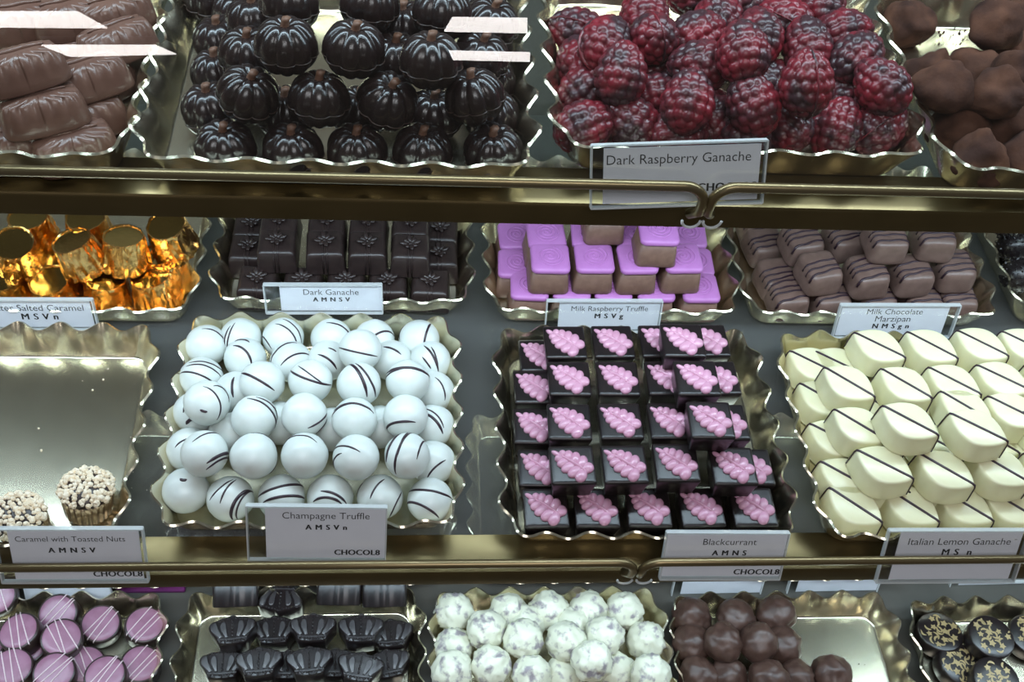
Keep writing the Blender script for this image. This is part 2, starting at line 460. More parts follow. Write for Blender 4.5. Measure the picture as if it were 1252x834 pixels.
#@@OBJECTS
# ------------------------------------------------------------------ A: milk pralines (fluted boats)
def praline_meshes():
    L, W = .0180, .0108; raw = []
    for i in range(720):
        a = 2*PI*i/720; c, s = math.cos(a), math.sin(a)
        raw.append(Vector((L*math.copysign(abs(c)**.62, c), W*math.copysign(abs(s)**.62, s))))
    cum = [0]
    for i in range(720): cum.append(cum[-1]+(raw[(i+1) % 720]-raw[i]).length)
    n = 144; flutes = 16; pts = []; k = 0
    for i in range(n):                                   # even steps along the outline
        s = cum[-1]*i/n
        while cum[k+1] < s: k += 1
        pts.append(raw[k % 720])
    nr = []
    for i in range(n):
        t = pts[(i+1) % n]-pts[i-1]; nr.append(Vector((t.y, -t.x)).normalized())
    bm = bmesh.new(); rings = []
    for z, ins, dep in ((0,.0002,0),(.0010,-.0004,0),(.0040,0,0),(.0075,.0004,.0001),(.0105,.0009,.0007),(.0128,.0017,.0014),(.0142,.0026,.0015),(.0150,.0040,.0011),(.0154,.0055,.0004),(.0155,.0072,0)):
        ring = []
        for i in range(n):
            g = 1-abs(math.cos(PI*flutes*i/n))**.6
            q = pts[i]*(1-ins/W) - nr[i]*(dep*g) if ins > .003 else pts[i]-nr[i]*(ins+dep*g)
            ring.append((q.x, q.y, z - .0004*g*(1 if dep > .0009 else 0)))
        rings.append(ring)
    add_rings(bm, rings)
    body = withmat(newmesh('praline_body', bm), M['milk'])
    bm = bmesh.new()
    add_tube(bm, [(-.0115+.023*i/12, .0003*math.sin(i), .0155+.0002) for i in range(13)], [.0004+.0008*math.sin(PI*i/12) for i in range(13)], 8)
    return [('body', body), ('top_ridge', withmat(newmesh('top_ridge', bm), M['milk']))]
PR = praline_meshes()
A = [(47,118,1,24,-12),(84,164,0,26,0),(22,66,2,30,-14),(104,78,1,32,-14),(124,126,0,32,-6),(140,34,1,38,-14),(70,48,0,28,0),(18,6,1,22,0),(80,2,1,28,-5),(136,-4,1,34,0),(166,24,0,35,0),(154,84,0,42,-4),(12,112,0,25,0),(6,160,0,20,0)]
la = pile_labels(A, 'milk chocolate praline with scalloped sides', 24)
for it, l in zip(A, la):
    zt = S1+BASE+.0155+it[2]*.0140
    p = at(it[0], it[1], zt); p.z = zt-.0155
    if it[2] == 0: inside(p, 'A', .016, .0125)
    make('scalloped_praline', PR, p, (math.radians(it[4]), 0, math.radians(it[3])), l, 'chocolate', 'scalloped milk pralines')

# ------------------------------------------------------------------ B: pumpkins
PUMPR = .0136
def pumpkin_meshes(seed):
    R = PUMPR; n = 90; ribs = 9; bm = bmesh.new()
    def fn(r, z, a):
        g = abs(math.cos(ribs*a/2+seed))**.55
        k = .865+.135*g
        return r*k, z*(.93+.07*g)
    prof = []
    for j in range(0, 19):
        th = PI*(j+.35)/19.0-PI/2+.02
        r = R*math.cos(th)**.8; z = R*.86*math.sin(th)
        top = max(0, (z/R-.45))
        z -= .55*R*max(0, .42-r/R)*(1 if z > 0 else 0)
        prof.append((max(r, .0004), z))
    add_lathe(bm, prof, n, fn)
    body = withmat(newmesh('pumpkin_body', bm), M['dark'])
    bm = bmesh.new(); ring = []
    def fs(r, z, a): return fn(r, z, a)
    zz = -.18*R; rr = R*.985
    add_lathe(bm, [(rr-.0004, zz-.0002), (rr+.0003, zz-.00012), (rr+.0003, zz+.00012), (rr-.0004, zz+.0002)], n, fs, False, False)
    seam = withmat(newmesh('seam', bm), M['seam'])
    bm = bmesh.new()
    pts = [(0,0,.0070),(0,0,.0095),(.0003,0,.0114),(.0009,0,.0130)]
    rings = []
    for q, (x, y, z) in enumerate(pts):
        r = (.0026,.0018,.0016,.0018)[q]
        rings.append([(x+r*(1+.16*(i % 2))*math.cos(2*PI*i/12), y+r*(1+.16*(i % 2))*math.sin(2*PI*i/12), z) for i in range(12)])
    add_rings(bm, rings)
    stem = withmat(newmesh('stem', bm), M['stem'])
    return [('body', body, [('seam', seam)]), ('stem', stem)]
PU = [pumpkin_meshes(s) for s in (0, .4, .8)]
B = [(350,56,2,0,0),(433,60,2,0,4),(527,74,2,-4,0),(541,16,2,-10,-4),(452,6,2,-6,6),(354,4,2,-6,0),
     (303,116,1,4,14),(390,122,1,-6,2),(473,124,1,8,16),(582,124,1,-6,-14),(588,76,1,0,6),(312,26,1,0,-8),(304,66,1,4,0),
     (492,34,1,0,0),(484,72,1,0,0),(600,36,1,0,8),
     (276,180,0,4,0),(358,182,0,2,0),(437,182,0,2,0),(517,183,0,2,0),(603,183,0,4,-4),
     (250,0,0,0,0),(286,14,0,0,0),(276,48,0,0,-10),(269,86,0,0,-12),(259,132,0,0,-10),(622,98,0,0,8),(628,138,0,0,10),(616,56,0,0,8),(610,14,0,0,8),
     (350,140,0,0,0),(440,140,0,0,0),(530,142,0,0,0)]
lb = pile_labels(B, 'glossy dark chocolate pumpkin with brown stem', 20)
Pb = [at(x, y, S1+BASE+.0117+l*.0195) for x, y, l, *_ in B]
for p_, b_ in zip(Pb, B):
    if b_[2] == 0: inside(p_, 'B', .0095)
relax(Pb, .0128, keep=.0025, zmin=S1+BASE+.0115)
for k, (it, l) in enumerate(zip(B, lb)):
    make('pumpkin_chocolate', PU[k % 3], Pb[k], (math.radians(it[3]-6), math.radians(it[4]), random.uniform(-.3, .3)), l, 'chocolate', 'dark chocolate pumpkins')

# ------------------------------------------------------------------ C: raspberries
def raspberry_meshes(seed, seam):
    rnd = random.Random(seed); a, c = .0118, .0150      # radius, half length (axis z)
    cent = []
    rows = 9
    for j in range(rows):
        th = PI*(j+.5)/rows
        circ = 2*PI*a*math.sin(th); m = max(3, int(round(circ/.0052)))
        for i in range(m):
            ph = 2*PI*(i+.5*(j % 2))/m + rnd.uniform(-.06,.06)
            t2 = th+rnd.uniform(-.03,.03)
            cent.append(Vector((a*math.sin(t2)*math.cos(ph), a*math.sin(t2)*math.sin(ph), c*math.cos(t2))))
    U, V = 108, 60; bm = bmesh.new(); rings = []
    for j in range(V+1):
        th = PI*(j+.02)/(V+.04); ring = []
        for i in range(U):
            ph = 2*PI*i/U
            p = Vector((a*math.sin(th)*math.cos(ph), a*math.sin(th)*math.sin(ph), c*math.cos(th)))
            d = min((p-q).length for q in cent)
            h = math.sqrt(max(0, 1-(d/.0029)**2))
            taper = 1-.20*math.cos(th)*(.5+.5*math.cos(th))
            nn = Vector((p.x/a/a, p.y/a/a, p.z/c/c)).normalized()
            q = p + nn*(.0016*h-.0008)
            ring.append((q.x*taper, q.y*taper, q.z))
        rings.append(ring)
    add_rings(bm, rings)
    body = withmat(newmesh('raspberry_body', bm), M['raspberry'])
    if not seam: return [('body', body)]
    bm = bmesh.new(); n = 48; R0 = [];
    for k, (e, y) in enumerate(((-.0006,-.00035),(.0012,-.0002),(.0012,.0002),(-.0006,.00035))):
        rr = []
        for i in range(n):
            th = 2*PI*i/n; ct = math.cos(th)
            tp = 1-.20*ct*(.5+.5*ct)
            rr.append(((a+e)*math.sin(th)*tp, y, (c+e)*ct))
        R0.append(rr)
    add_rings(bm, R0, False, False)
    return [('body', body), ('mould_seam', withmat(newmesh('mould_seam', bm), M['raspberry']))]
RB = [raspberry_meshes(1, False), raspberry_meshes(5, False), raspberry_meshes(2, True), raspberry_meshes(3, True)]
# px, py, layer, axis heading (deg from +x, in plan), axis pitch up, seam, roll
Cc = [(684,38,0,160,10,1,60),(690,80,0,100,10,0,0),(698,106,0,20,40,0,0),(712,154,0,20,15,0,0),(742,58,1,60,20,1,30),(788,20,1,90,10,0,0),(797,54,1,100,-50,1,80),
      (760,98,1,80,50,0,0),(780,152,0,150,30,0,0),(840,130,1,75,35,0,0),(857,84,1,160,-10,0,0),(806,86,0,30,0,0,0),(808,114,0,10,10,0,0),(848,50,1,30,10,0,0),(880,18,1,60,10,1,20),
      (906,72,2,95,30,0,0),(928,50,1,90,20,0,0),(918,134,1,120,40,0,0),(953,26,1,150,10,1,40),(982,56,1,100,30,0,0),(1006,8,1,80,30,0,0),(1033,44,1,10,5,0,0),
      (986,102,2,100,62,1,86),(1046,78,1,40,15,0,0),(1076,112,1,130,20,0,0),(1027,158,0,60,45,0,0),(1098,154,0,30,20,1,115),(1034,116,0,60,20,0,0),(966,158,0,110,-20,0,0),
      (940,98,0,60,0,0,0),(852,-6,1,10,0,0,0),(912,4,1,40,0,0,0),(874,148,0,80,0,0,0),(830,158,0,20,0,0,0),(905,165,0,100,0,0,0)]
lc = pile_labels(Cc, 'red and dark raspberry-shaped chocolate', 22)
Pc = [at(x, y, S1+BASE+.0118+l*.0155) for x, y, l, *_ in Cc]
for p_, b_ in zip(Pc, Cc):
    if b_[2] == 0: inside(p_, 'C', .0085)
relax(Pc, .0122, keep=.003, zmin=S1+BASE+.0118)
for k, (it, l) in enumerate(zip(Cc, lc)):
    hd, pt = math.radians(it[3]), math.radians(it[4])
    ax = Vector((math.cos(hd)*math.cos(pt), math.sin(hd)*math.cos(pt), math.sin(pt)))
    q = ax.to_track_quat('Z', 'Y') @ Euler((0,0,math.radians(it[6]))).to_quaternion()
    make('raspberry_chocolate', RB[(2 if it[5] else 0)+k % 2], Pc[k], q.to_euler(), l, 'chocolate', 'raspberry-shaped chocolates')

# ------------------------------------------------------------------ lumpy balls
def lump(name, r, amp, freq, seed, m, sub=4, flat=1.0, cone=0, ridge=0, foot=0):
    bm = bmesh.new(); bmesh.ops.create_icosphere(bm, subdivisions=sub, radius=1)
    off = Vector((seed*7.3, seed*3.1, seed*1.7))
    for v in bm.verts:
        d = v.co.normalized()
        k = 1 + amp*noise.noise(d*freq+off) + amp*.45*noise.noise(d*freq*2.3+off)
        if ridge: k += ridge*(1-abs(noise.noise(d*freq*1.6+off*2)))**4 - ridge*.4
        q = d*k
        if cone: q.x *= 1-cone*q.z; q.y *= 1-cone*q.z
        if foot and d.z < -.6: q.x *= 1+foot*(-d.z-.6)*(1+.6*math.sin(5*math.atan2(d.y,d.x)+seed)); q.y *= 1+foot*(-d.z-.6)
        v.co = Vector((q.x*r, q.y*r, q.z*r*flat))
    return withmat(newmesh(name, bm), m)

# ------------------------------------------------------------------ D: cocoa truffles
CT = [lump('cocoa_truffle', .0134, .30, 1.0, s, M['cocoa'], 4, .92, .22) for s in range(5)]
Dd = [(1108,26,0,0),(1222,36,1,2),(1136,90,0,1),(1190,84,0,3),(1226,66,0,0),(1246,94,1,4),(1160,114,1,2),(1212,122,1,1),(1168,152,0,0),(1226,152,0,3),(1200,186,0,1),(1248,186,0,2),(1248,14,0,4)]
ld = pile_labels(Dd, 'matt cocoa-dusted brown truffle', 20)
Pd = [at(x, y, S1+BASE+.0115+l*.015) for x, y, l, _ in Dd]
for p_, b_ in zip(Pd, Dd):
    if b_[2] == 0: inside(p_, 'D', .010)
relax(Pd, .0122, keep=.004, zmin=S1+BASE+.0115)
for k, (it, l) in enumerate(zip(Dd, ld)):
    make('cocoa_truffle', [(None, CT[it[3]])], Pd[k], (random.uniform(-.4,.4), random.uniform(-.4,.4), random.uniform(0, 6)), l, 'chocolate', 'cocoa-dusted truffles')
bm = bmesh.new()
rc = random.Random(4)
for k in range(60):
    p = at(rc.gauss(1162, 18), rc.gauss(38, 12), S1+BASE-.0004)
    add_ball(bm, p, rc.uniform(.0002,.0007), 5, 3)
tag(obj('cocoa_crumbs', withmat(newmesh('cocoa_crumbs', bm), M['cocoa'])), 'loose dark cocoa crumbs beside the dusted truffles', 'crumbs', kind='stuff')

# ------------------------------------------------------------------ E: foil caramel cups
def foil_meshes(seed):
    rnd = random.Random(seed); n = 44
    bm = bmesh.new(); rings = []
    prof = [(.0142,0),(.0150,.0012),(.0147,.0042),(.0143,.0080),(.0138,.0118),(.0133,.0158),(.0128,.0196),(.0125,.0224),(.0122,.0238),(.0115,.0236),(.0111,.0224)]
    pl = [rnd.uniform(-1,1) for _ in range(n)]                       # vertical pleats, fading upwards
    for j, (r, z) in enumerate(prof):
        q = 1-min(1, z/.026); ring = []
        for i in range(n):
            a = 2*PI*(i+rnd.uniform(-.25,.25)*(1 if 0 < j < 8 else .3))/n
            d = .00075*pl[i]*(.35+q)+rnd.uniform(-.0004,.0004)*(1 if j < 8 else .2)
            ring.append(((r+d)*math.cos(a), (r+d)*math.sin(a), z+rnd.uniform(-.0006,.0006)*(1 if 0 < j < 7 else 0)))
        rings.append(ring)
    add_rings(bm, rings, True, False)
    bmesh.ops.triangulate(bm, faces=bm.faces[:])
    side = withmat(sharp(newmesh('foil_wrap', bm), 14), M['foil'])
    bm = bmesh.new()
    add_lathe(bm, [(.0113,.0216),(.0112,.0225),(.008,.0223),(.003,.0222)], 40)
    return [('foil_wrap', side), ('top_disc', sharp(withmat(newmesh('top_disc', bm), M['foil_top'])))]
FO = [foil_meshes(s) for s in range(4)]
# top ellipse centre px, layer, tilt x, tilt y
Ee = [(88,295,1,-4,-12),(151,290,1,2,10),(203,310,0,0,10),(203,276,1,0,10),(16,298,1,0,12),(60,344,0,6,-4),(127,348,0,6,4),(182,348,0,6,8),(4,338,0,0,8),(34,266,1,0,0),(104,266,1,4,0),(150,320,0,0,0),(222,338,0,0,0),(100,320,0,0,0),(44,314,0,0,0),(215,274,0,0,0)]
Ee = Ee[:11]+[(228,318,0,0,4),(66,310,0,0,-6),(115,310,0,0,0)]
le = pile_labels(Ee, 'caramel cup in crinkled copper foil', 20)
for k, (it, l) in enumerate(zip(Ee, le)):
    zt = S2+BASE+.0225+it[2]*.0215
    rot = Euler((math.radians(it[3]), math.radians(it[4]), k*1.3))
    p = at(it[0], it[1], zt) - rot.to_matrix() @ Vector((0,0,.0225))
    if it[2] == 0: inside(p, 'E', .0145)
    make('foil_caramel_cup', FO[k % 4], p, rot, l, 'chocolate', 'copper foil caramel cups')

# ------------------------------------------------------------------ F: dark blocks with bows
def ganache_meshes():
    bm = bmesh.new(); h = .0175
    outline_prism(bm, rrect(.0128, .0128, .0022, 4), [(-.0004,0),(-.0004,.0008),(.0001,.004),(.0008,.0140),(.0014,.0158),(.0025,.0170),(.0042,h)])
    body = withmat(newmesh('bow_block_body', bm), M['dark_matte'])
    bm = bmesh.new()
    for s in (-1, 1):
        add_tube(bm, [(s*.0013,-.0128,.001),(s*.0013,-.0123,.012),(s*.0013,-.0115,.0160),(s*.0013,-.0085,.0175),(s*.0013,0,.0176),(s*.0013,.0085,.0175),(s*.0013,.0118,.0150),(s*.0013,.0126,.001)], .0006, 6)
    ribbon = withmat(newmesh('ribbon', bm), M['dark_matte'])
    bm = bmesh.new()
    for k in range(8):
        a = 2*PI*k/8+.2; L = .0045 if k % 2 else .0058
        Mx = Matrix.Rotation(a, 3, 'Z') @ Matrix.Rotation(-.35, 3, 'Y')
        add_ball(bm, Mx @ Vector((L*.72, 0, 0)) + Vector((0,0,.0180)), (L*.6, .0017, .0012), 10, 6, Mx)
    add_ball(bm, (0,0,.0186), (.0014,.0014,.0012), 10, 6)
    bow = withmat(newmesh('bow', bm), M['dark_matte'])
    return [('body', body, [('ribbon', ribbon)]), ('bow', bow)]
GA = ganache_meshes()
Ff = [(338,293,1),(397,295,1),(449,296,1),(502,299,1),(341,268,1),(399,269,1),(450,270,1),(502,271,1),
      (314,339,0),(369,344,0),(422,346,0),(474,346,0),(526,347,0),(303,300,0),(306,272,0),(537,308,0),(538,278,0)]
lf = pile_labels(Ff, 'dark chocolate block moulded with a bow', 14)
for it, l in zip(Ff, lf):
    zt = S2+BASE+.0178+it[2]*.0178
    p = at(it[0], it[1], zt); p.z = zt-.0178
    if it[2] == 0: inside(p, 'F', .0128)
    make('bow_block', GA, p, (0,0,random.uniform(-.05,.05)), l, 'chocolate', 'dark blocks moulded with bows')

# ------------------------------------------------------------------ G: pink capped squares
def pinkcap_meshes():
    bm = bmesh.new()
    outline_prism(bm, rrect(.0134,.0134,.0040,5), [(.0006,0),(0,.0012),(.0004,.004),(.0020,.0187)])
    body = withmat(newmesh('pink_cap_body', bm), M['milk_side'])
    bm = bmesh.new()
    def sq(b, r=.0032):
        pts = []
        for x, y in rrect(.0120,.0120,r,5):
            pts.append((x*(1+b*(1-(y/.0120)**2)), y*(1+b*(1-(x/.0120)**2))))
        return pts
    outline_prism(bm, sq(.05), [(.0004,.0184),(-.0002,.0192),(-.0002,.0212),(.0004,.0221),(.0016,.0226),(.006,.0227)])
    cap = withmat(newmesh('pink_cap', bm), M['pink_cap'])
    bm = bmesh.new(); pts = []
    for i in range(90):
        a = 2*PI*3.2*i/89; r = .0006+.0080*i/89
        pts.append((r*math.cos(a), r*math.sin(a), .0227))
    add_tube(bm, pts, .0006, 6, flat=(1,.8))
    sp = withmat(newmesh('spiral', bm), M['pink_cap'])
    return [('body', body), ('cap', cap, [('spiral', sp)])]
PC = pinkcap_meshes(); hG = .0227
Gg = [(673,313,1),(727,313,1),(780,314,1),(835,313,1),(668,284,1),(722,284,1),(776,284,1),(806,279,2),(741,252,2),
      (632,286,0),(632,320,0),(648,351,0),(700,358,0),(751,358,0),(803,358,0),(857,353,0),(850,318,0),(842,284,0)]
lg = pile_labels(Gg, 'square milk chocolate with pink swirl cap', 16)
for it, l in zip(Gg, lg):
    zt = S2+BASE+hG+it[2]*hG
    p = at(it[0], it[1], zt); p.z = zt-hG
    if it[2] == 0: inside(p, 'G', .0134)
    make('pink_capped_chocolate', PC, p, (0,0,random.uniform(-.06,.06)), l, 'chocolate', 'pink-capped square chocolates')

# ------------------------------------------------------------------ H: marzipan blocks
def marz_meshes(seed):
    rnd = random.Random(seed); a, b, c = .0128, .0138, .0100; pw = .38
    def S(th, ph):
        cs = lambda v: math.copysign(abs(math.cos(v))**pw, math.cos(v)); sn = lambda v: math.copysign(abs(math.sin(v))**pw, math.sin(v))
        p = Vector((a*sn(th)*cs(ph), b*sn(th)*sn(ph), c*cs(th)))
        k = 1+.05*noise.noise(p*90+Vector((seed*9,0,0)))
        p = Vector((p.x*k*(1-.06*p.z/c), p.y*k*(1-.06*p.z/c), p.z*k+c))
        return p
    bm = bmesh.new(); U, V = 56, 28
    add_rings(bm, [[S(PI*(j+.3)/(V+.6), 2*PI*i/U) for i in range(U)] for j in range(V+1)])
    body = withmat(newmesh('marzipan_body', bm), M['milk_soft'])
    bm = bmesh.new()
    for q in range(seed % 2+3):
        y0 = -.0085+.0052*q+rnd.uniform(-.001,.001); sk = .12+rnd.uniform(-.08,.08)
        pts, up = [], []
        for i in range(25):
            x = -a*1.0+2*a*1.0*i/24
            y = y0+sk*x+.0003*math.sin(i*.5+q)
            xx = min(.999, abs(x)/a); yy = min(.999, abs(y)/b)
            z = c*(1-xx**6)**(1/5.)*(1-yy**6)**(1/6.)
            k = 1+.05*noise.noise(Vector((x,y,z))*90+Vector((seed*9,0,0)))
            pts.append(Vector((x*k*(1-.06*z/c), y*k*(1-.06*z/c), z*k+c)))
            up.append(Vector((x/a*xx**4, y/b*yy**4, .6+z/c)).normalized())
        add_tube(bm, pts, .0007, 6, flat=(1.2,.8), up=up)
    return [('body', body), ('drizzle', withmat(newmesh('drizzle', bm), M['drizzle']))]
MZ = [marz_meshes(s) for s in range(5)]
Hh = [(1006,322,1,20),(1064,326,1,14),(1119,324,1,8),(1171,319,1,2),(1088,283,2,0),(1147,281,2,-4),(984,286,1,16),(1037,282,1,16),(1160,286,0,0),
      (938,290,0,14),(953,330,0,16),(968,360,0,12),(1022,366,0,5),(1078,366,0,5),(1132,362,0,5),(1187,362,0,0),(930,268,0,10),(1190,310,0,0)]
lh = pile_labels(Hh, 'milk chocolate block with dark drizzle lines', 16)
for k, (it, l) in enumerate(zip(Hh, lh)):
    zt = S2+BASE+.0195+it[2]*.0190
    p = at(it[0], it[1], zt); p.z = zt-.0195
    if it[2] == 0: inside(p, 'H', .0135, .0145)
    make('drizzled_block', MZ[k % 5], p, (0, 0, math.radians(it[3]*.6)), l, 'chocolate', 'drizzled milk chocolate blocks')

# ------------------------------------------------------------------ I: nib truffles at right edge and on the lower shelf behind
def nib_meshes(seed):
    core = lump('nib_core', .0125, .08, 2, seed, M['dark_black'], 3)
    rnd = random.Random(seed); bm = bmesh.new()
    for k in range(170):
        z = 1-2*(k+.5)/170; r = math.sqrt(1-z*z); ph = k*2.39996
        d = Vector((r*math.cos(ph), r*math.sin(ph), z))
        add_ball(bm, d*.0126, (rnd.uniform(.0006,.0015), rnd.uniform(.0006,.0012), rnd.uniform(.0005,.0009)), 5, 3, Euler((rnd.uniform(0,6),rnd.uniform(0,6),0)).to_matrix())
    return [('core', core), ('nibs', withmat(newmesh('nibs', bm, False), M['dark_black']))]
NB = [nib_meshes(s) for s in (1, 2)]
for k, (x, y) in enumerate(((1240,300),(1246,336),(1234,270))):
    o = make('nib_truffle', NB[k % 2], at(x, y, S2+BASE+.0125+(.018 if k == 2 else 0)), (0,0,k), f"dark truffle coated in cocoa nibs at right edge, {('middle','lowest','topmost')[k]} of three", 'chocolate', 'nib-coated truffles')
    o.children[1]['kind'] = 'stuff'

# ------------------------------------------------------------------ J: nut-topped cups and crumbs
def nutcup_meshes(seed):
    rnd = random.Random(seed); n = 96
    bm = bmesh.new()
    def fn(r, z, a): return r*(1+.040*(1 if math.sin(24*a+.01) > 0 else -1)*min(1, z/.004+.5)), z
    n = 144; add_lathe(bm, [(.0120,0),(.0123,.0006),(.0129,.007),(.0136,.0145),(.0130,.0148)], n, fn, True, False)
    cup = withmat(newmesh('pleated_cup', bm), M['cupfoil'])
    bm = bmesh.new()
    add_lathe(bm, [(.0128,.013),(.0134,.0150),(.0142,.0165),(.0138,.0185),(.0120,.0205),(.008,.0222),(.003,.0230)], 40)
    dome = withmat(newmesh('chocolate_dome', bm), M['dark_matte'])
    bm = bmesh.new()
    for k in range(165):
        t = (k+.5)/165; th = math.acos(1-t*.98); ph = k*2.39996+rnd.uniform(-.2,.2)
        r = .0141*math.sin(th)**.9; z = .0165+.0068*math.cos(th)
        s = rnd.uniform(.0010,.0021)
        add_ball(bm, (r*math.cos(ph), r*math.sin(ph), z+.0003), (s*rnd.uniform(.8,1.4), s, s*rnd.uniform(.6,1)), 6, 4, Euler((rnd.uniform(0,6),rnd.uniform(0,6),rnd.uniform(0,6))).to_matrix())
    nuts = withmat(newmesh('nut_pieces', bm, False), M['nut'])
    return [('pleated_cup', cup), ('chocolate_dome', dome, [('nut_pieces', nuts)])]
for k, (x, y, rot, lab) in enumerate(((99,602,(-.22,.10,0),'nut-topped chocolate in a pleated cup, nearest the white truffles'),
                                  (22,628,(0,-.05,1),'nut-topped chocolate in a pleated cup at the left frame edge'))):
    zt = S2+BASE+.019; p = at(x, y, zt); p.z = S2+BASE-.0008+.001
    o = make('nut_topped_cup', nutcup_meshes(k), p, rot, lab, 'chocolate', 'nut-topped cups')
    for c in o.children:
        for s in c.children: s['kind'] = 'stuff'
rc = random.Random(11)
bits = [(125,443,4),(132,450,2),(126,463,3),(113,476,3),(47,523,3),(50,550,3.5),(101,466,1.6),(85,458,1.3),(160,535,1.5),(155,523,1.2),(175,480,1.6),(165,470,1.3),(133,490,1.2),(121,490,1.2)]
for k, (x, y, s) in enumerate(bits[:6]):
    p = at(x, y, S2+BASE); r = s*.62/1300*.5
    m_ = lump('nut_crumb', r, .5, 1.6, k, M['nut'], 1, .8)
    tag(obj('nut_crumb', m_, loc=(p.x, p.y, S2+BASE-.0012+r*.7)), ['largest pale nut crumb on the empty tray','small pale crumb right below the largest crumb','pale crumb midway between largest crumb and tray centre','round pale crumb at the upper middle of empty tray','pale crumb left of tray centre, upper of two','pale crumb left of tray centre, lower of two'][k], 'crumb', 'nut crumbs')
bm = bmesh.new()
for x, y, s in bits[6:]+[(rc.uniform(5,180), rc.uniform(425,600), rc.uniform(.5,1.1)) for _ in range(60)]:
    add_ball(bm, at(x, y, S2+BASE-.0010), s*.62/1300*.5, 5, 3)
tag(obj('crumb_specks', withmat(newmesh('crumb_specks', bm), M['nut'])), 'fine pale specks scattered over the empty tray', 'crumbs', kind='stuff')
#@@P3
# ------------------------------------------------------------------ K: white truffles with dark drizzle (drizzle traced onto each ball)
RT = .0129
TB = []
for s in range(4):
    TB.append(lump('white_truffle_body', RT, .035, 1.3, s+2, M['champagne'], 4, .98, 0, 0, .18 if s % 2 else .05))
# (cx, cy, layer, [arcs of three points]) in a 2.781x enlargement whose corner is (170,360)
K = [
 (143,667,0,[(123,625,133,631,145,628,1.6)]),
 (310,695,0,[(240,700,270,660,320,628),(275,710,290,670,330,630),(318,765,325,705,380,668,1.7),(335,764,345,700,388,674)]),
 (485,690,0,[(405,690,470,655,560,655,1.4),(420,708,490,686,562,695,1.4)]),
 (650,690,0,[(617,668,670,680,705,712,1.3),(592,705,640,690,690,714,1.3)]),
 (820,690,0,[(785,695,805,655,835,628),(850,760,870,720,893,670),(738,690,745,668,762,640)]),
 (990,695,0,[(912,665,990,660,1065,690,1.3),(908,710,970,715,1020,755,1.3)]),
 (222,542,1,[(180,500,225,475,280,465),(230,575,270,550,308,545,1.7),(228,597,265,570,306,563,1.2)]),
 (390,550,1,[(380,467,430,472,470,520),(450,622,470,600,472,565)]),
 (562,548,1,[(485,515,540,478,605,503)]),
 (738,550,1,[(656,528,690,510,752,530),(658,590,662,560,690,535)]),
 (912,550,1,[(840,570,850,520,890,472,1.7),(873,612,880,530,930,465,1.4),(880,545,895,495,918,465),(945,560,960,510,985,490)]),
 (130,525,0,[(80,515,110,490,150,485)]),
 (1020,562,0,[(1000,615,1025,580,1063,553)]),
 (228,372,1,[(215,315,260,345,262,430),(250,315,290,330,303,370),(205,395,215,400,230,402,1.4)]),
 (395,418,1,[(370,350,440,380,466,455,1.3),(400,345,455,375,474,425,1.2)]),
 (568,408,1,[(580,450,620,430,643,400,1.2),(608,470,632,445,645,420)]),
 (735,425,1,[(658,415,690,377,800,402,1.3),(664,395,720,368,790,388,1.3)]),
 (907,412,1,[(834,465,860,435,940,430,1.3)]),
 (150,400,0,[(108,400,120,370,150,350,1.5),(118,440,130,425,150,420,1.8)]),
 (1020,440,0,[(985,395,1030,420,1054,465,1.5),(985,382,1035,402,1058,445)]),
 (203,285,0,[(150,245,210,240,270,280),(130,270,190,270,250,305),(160,232,220,230,278,268)]),
 (418,303,1,[(342,270,400,290,460,330,1.3)]),
 (582,303,1,[(515,265,570,295,653,315,1.2),(540,250,590,285,630,315,.8)]),
 (748,303,1,[(712,235,755,275,775,345,1.7),(735,232,775,270,803,345,1.3)]),
 (913,300,1,[(840,275,900,252,988,285,1.8),(838,292,880,258,960,258,1.2)]),
 (320,330,0,[(310,345,305,305,312,275,1.4)]),
 (1004,322,0,[(1010,270,1035,300,1043,350)]),
 (217,172,0,[(200,115,250,125,283,185)]),
 (360,208,0,[(320,165,360,180,382,230,1.3),(325,150,350,143,375,152,1.3)]),
 (520,220,0,[(450,225,470,180,540,155,1.2),(485,232,520,200,585,200)]),
 (640,215,0,[(605,195,640,210,668,245,1.2),(640,172,655,176,668,185)]),
 (752,200,1,[(680,190,740,205,810,220)]),
 (855,215,0,[(828,168,865,178,888,195,1.3)]),
 (982,220,0,[(955,205,975,230,985,245),(960,165,985,190,1010,255,1.3),(985,170,1000,200,1008,245)]),
 (350,107,0,[(310,165,308,105,330,55),(300,150,298,100,315,65)]),
 (497,95,0,[(424,88,440,105,458,130),(470,45,520,70,542,135),(495,30,540,60,558,110)]),
 (657,115,0,[(640,60,690,70,725,115,1.2)]),
 (807,112,0,[(785,125,820,90,875,100,1.2),(838,145,848,137,855,148,.8)]),
 (957,130,0,[(972,155,980,110,998,75,1.3),(890,130,895,95,905,75)]),
 (480,440,0,[]),(650,460,0,[]),(820,450,0,[]),(300,480,0,[]),
]
zl = S2+BASE+RT*.97
kz = [(170+a/2.781, 360+b/2.781, l) for a, b, l, _ in K]
Pk = [at(x, y, zl+l*.0195) for x, y, l in kz]
for p_, b_ in zip(Pk, kz):
    if b_[2] == 0: inside(p_, 'K', RT-.0045)
relax(Pk, RT*.985, it=20, keep=.0022, zmin=zl)
nk = len([1 for q in K if q[3]])
lk = pile_labels(kz[:nk], 'round white truffle with dark drizzle', 15)+[f'white truffle glimpsed in a gap beneath the upper layer, {w_}' for w_ in ('second from left','third from left','rightmost','leftmost')]
def sphere_hit(px, py, c, r):
    d = ray(px, py).normalized(); o = CAM-c; b = o.dot(d); q = b*b-(o.dot(o)-r*r)
    if q < 0: p = CAM+d*(-b); return (p-c).normalized()*r
    return o+d*(-b-math.sqrt(q))
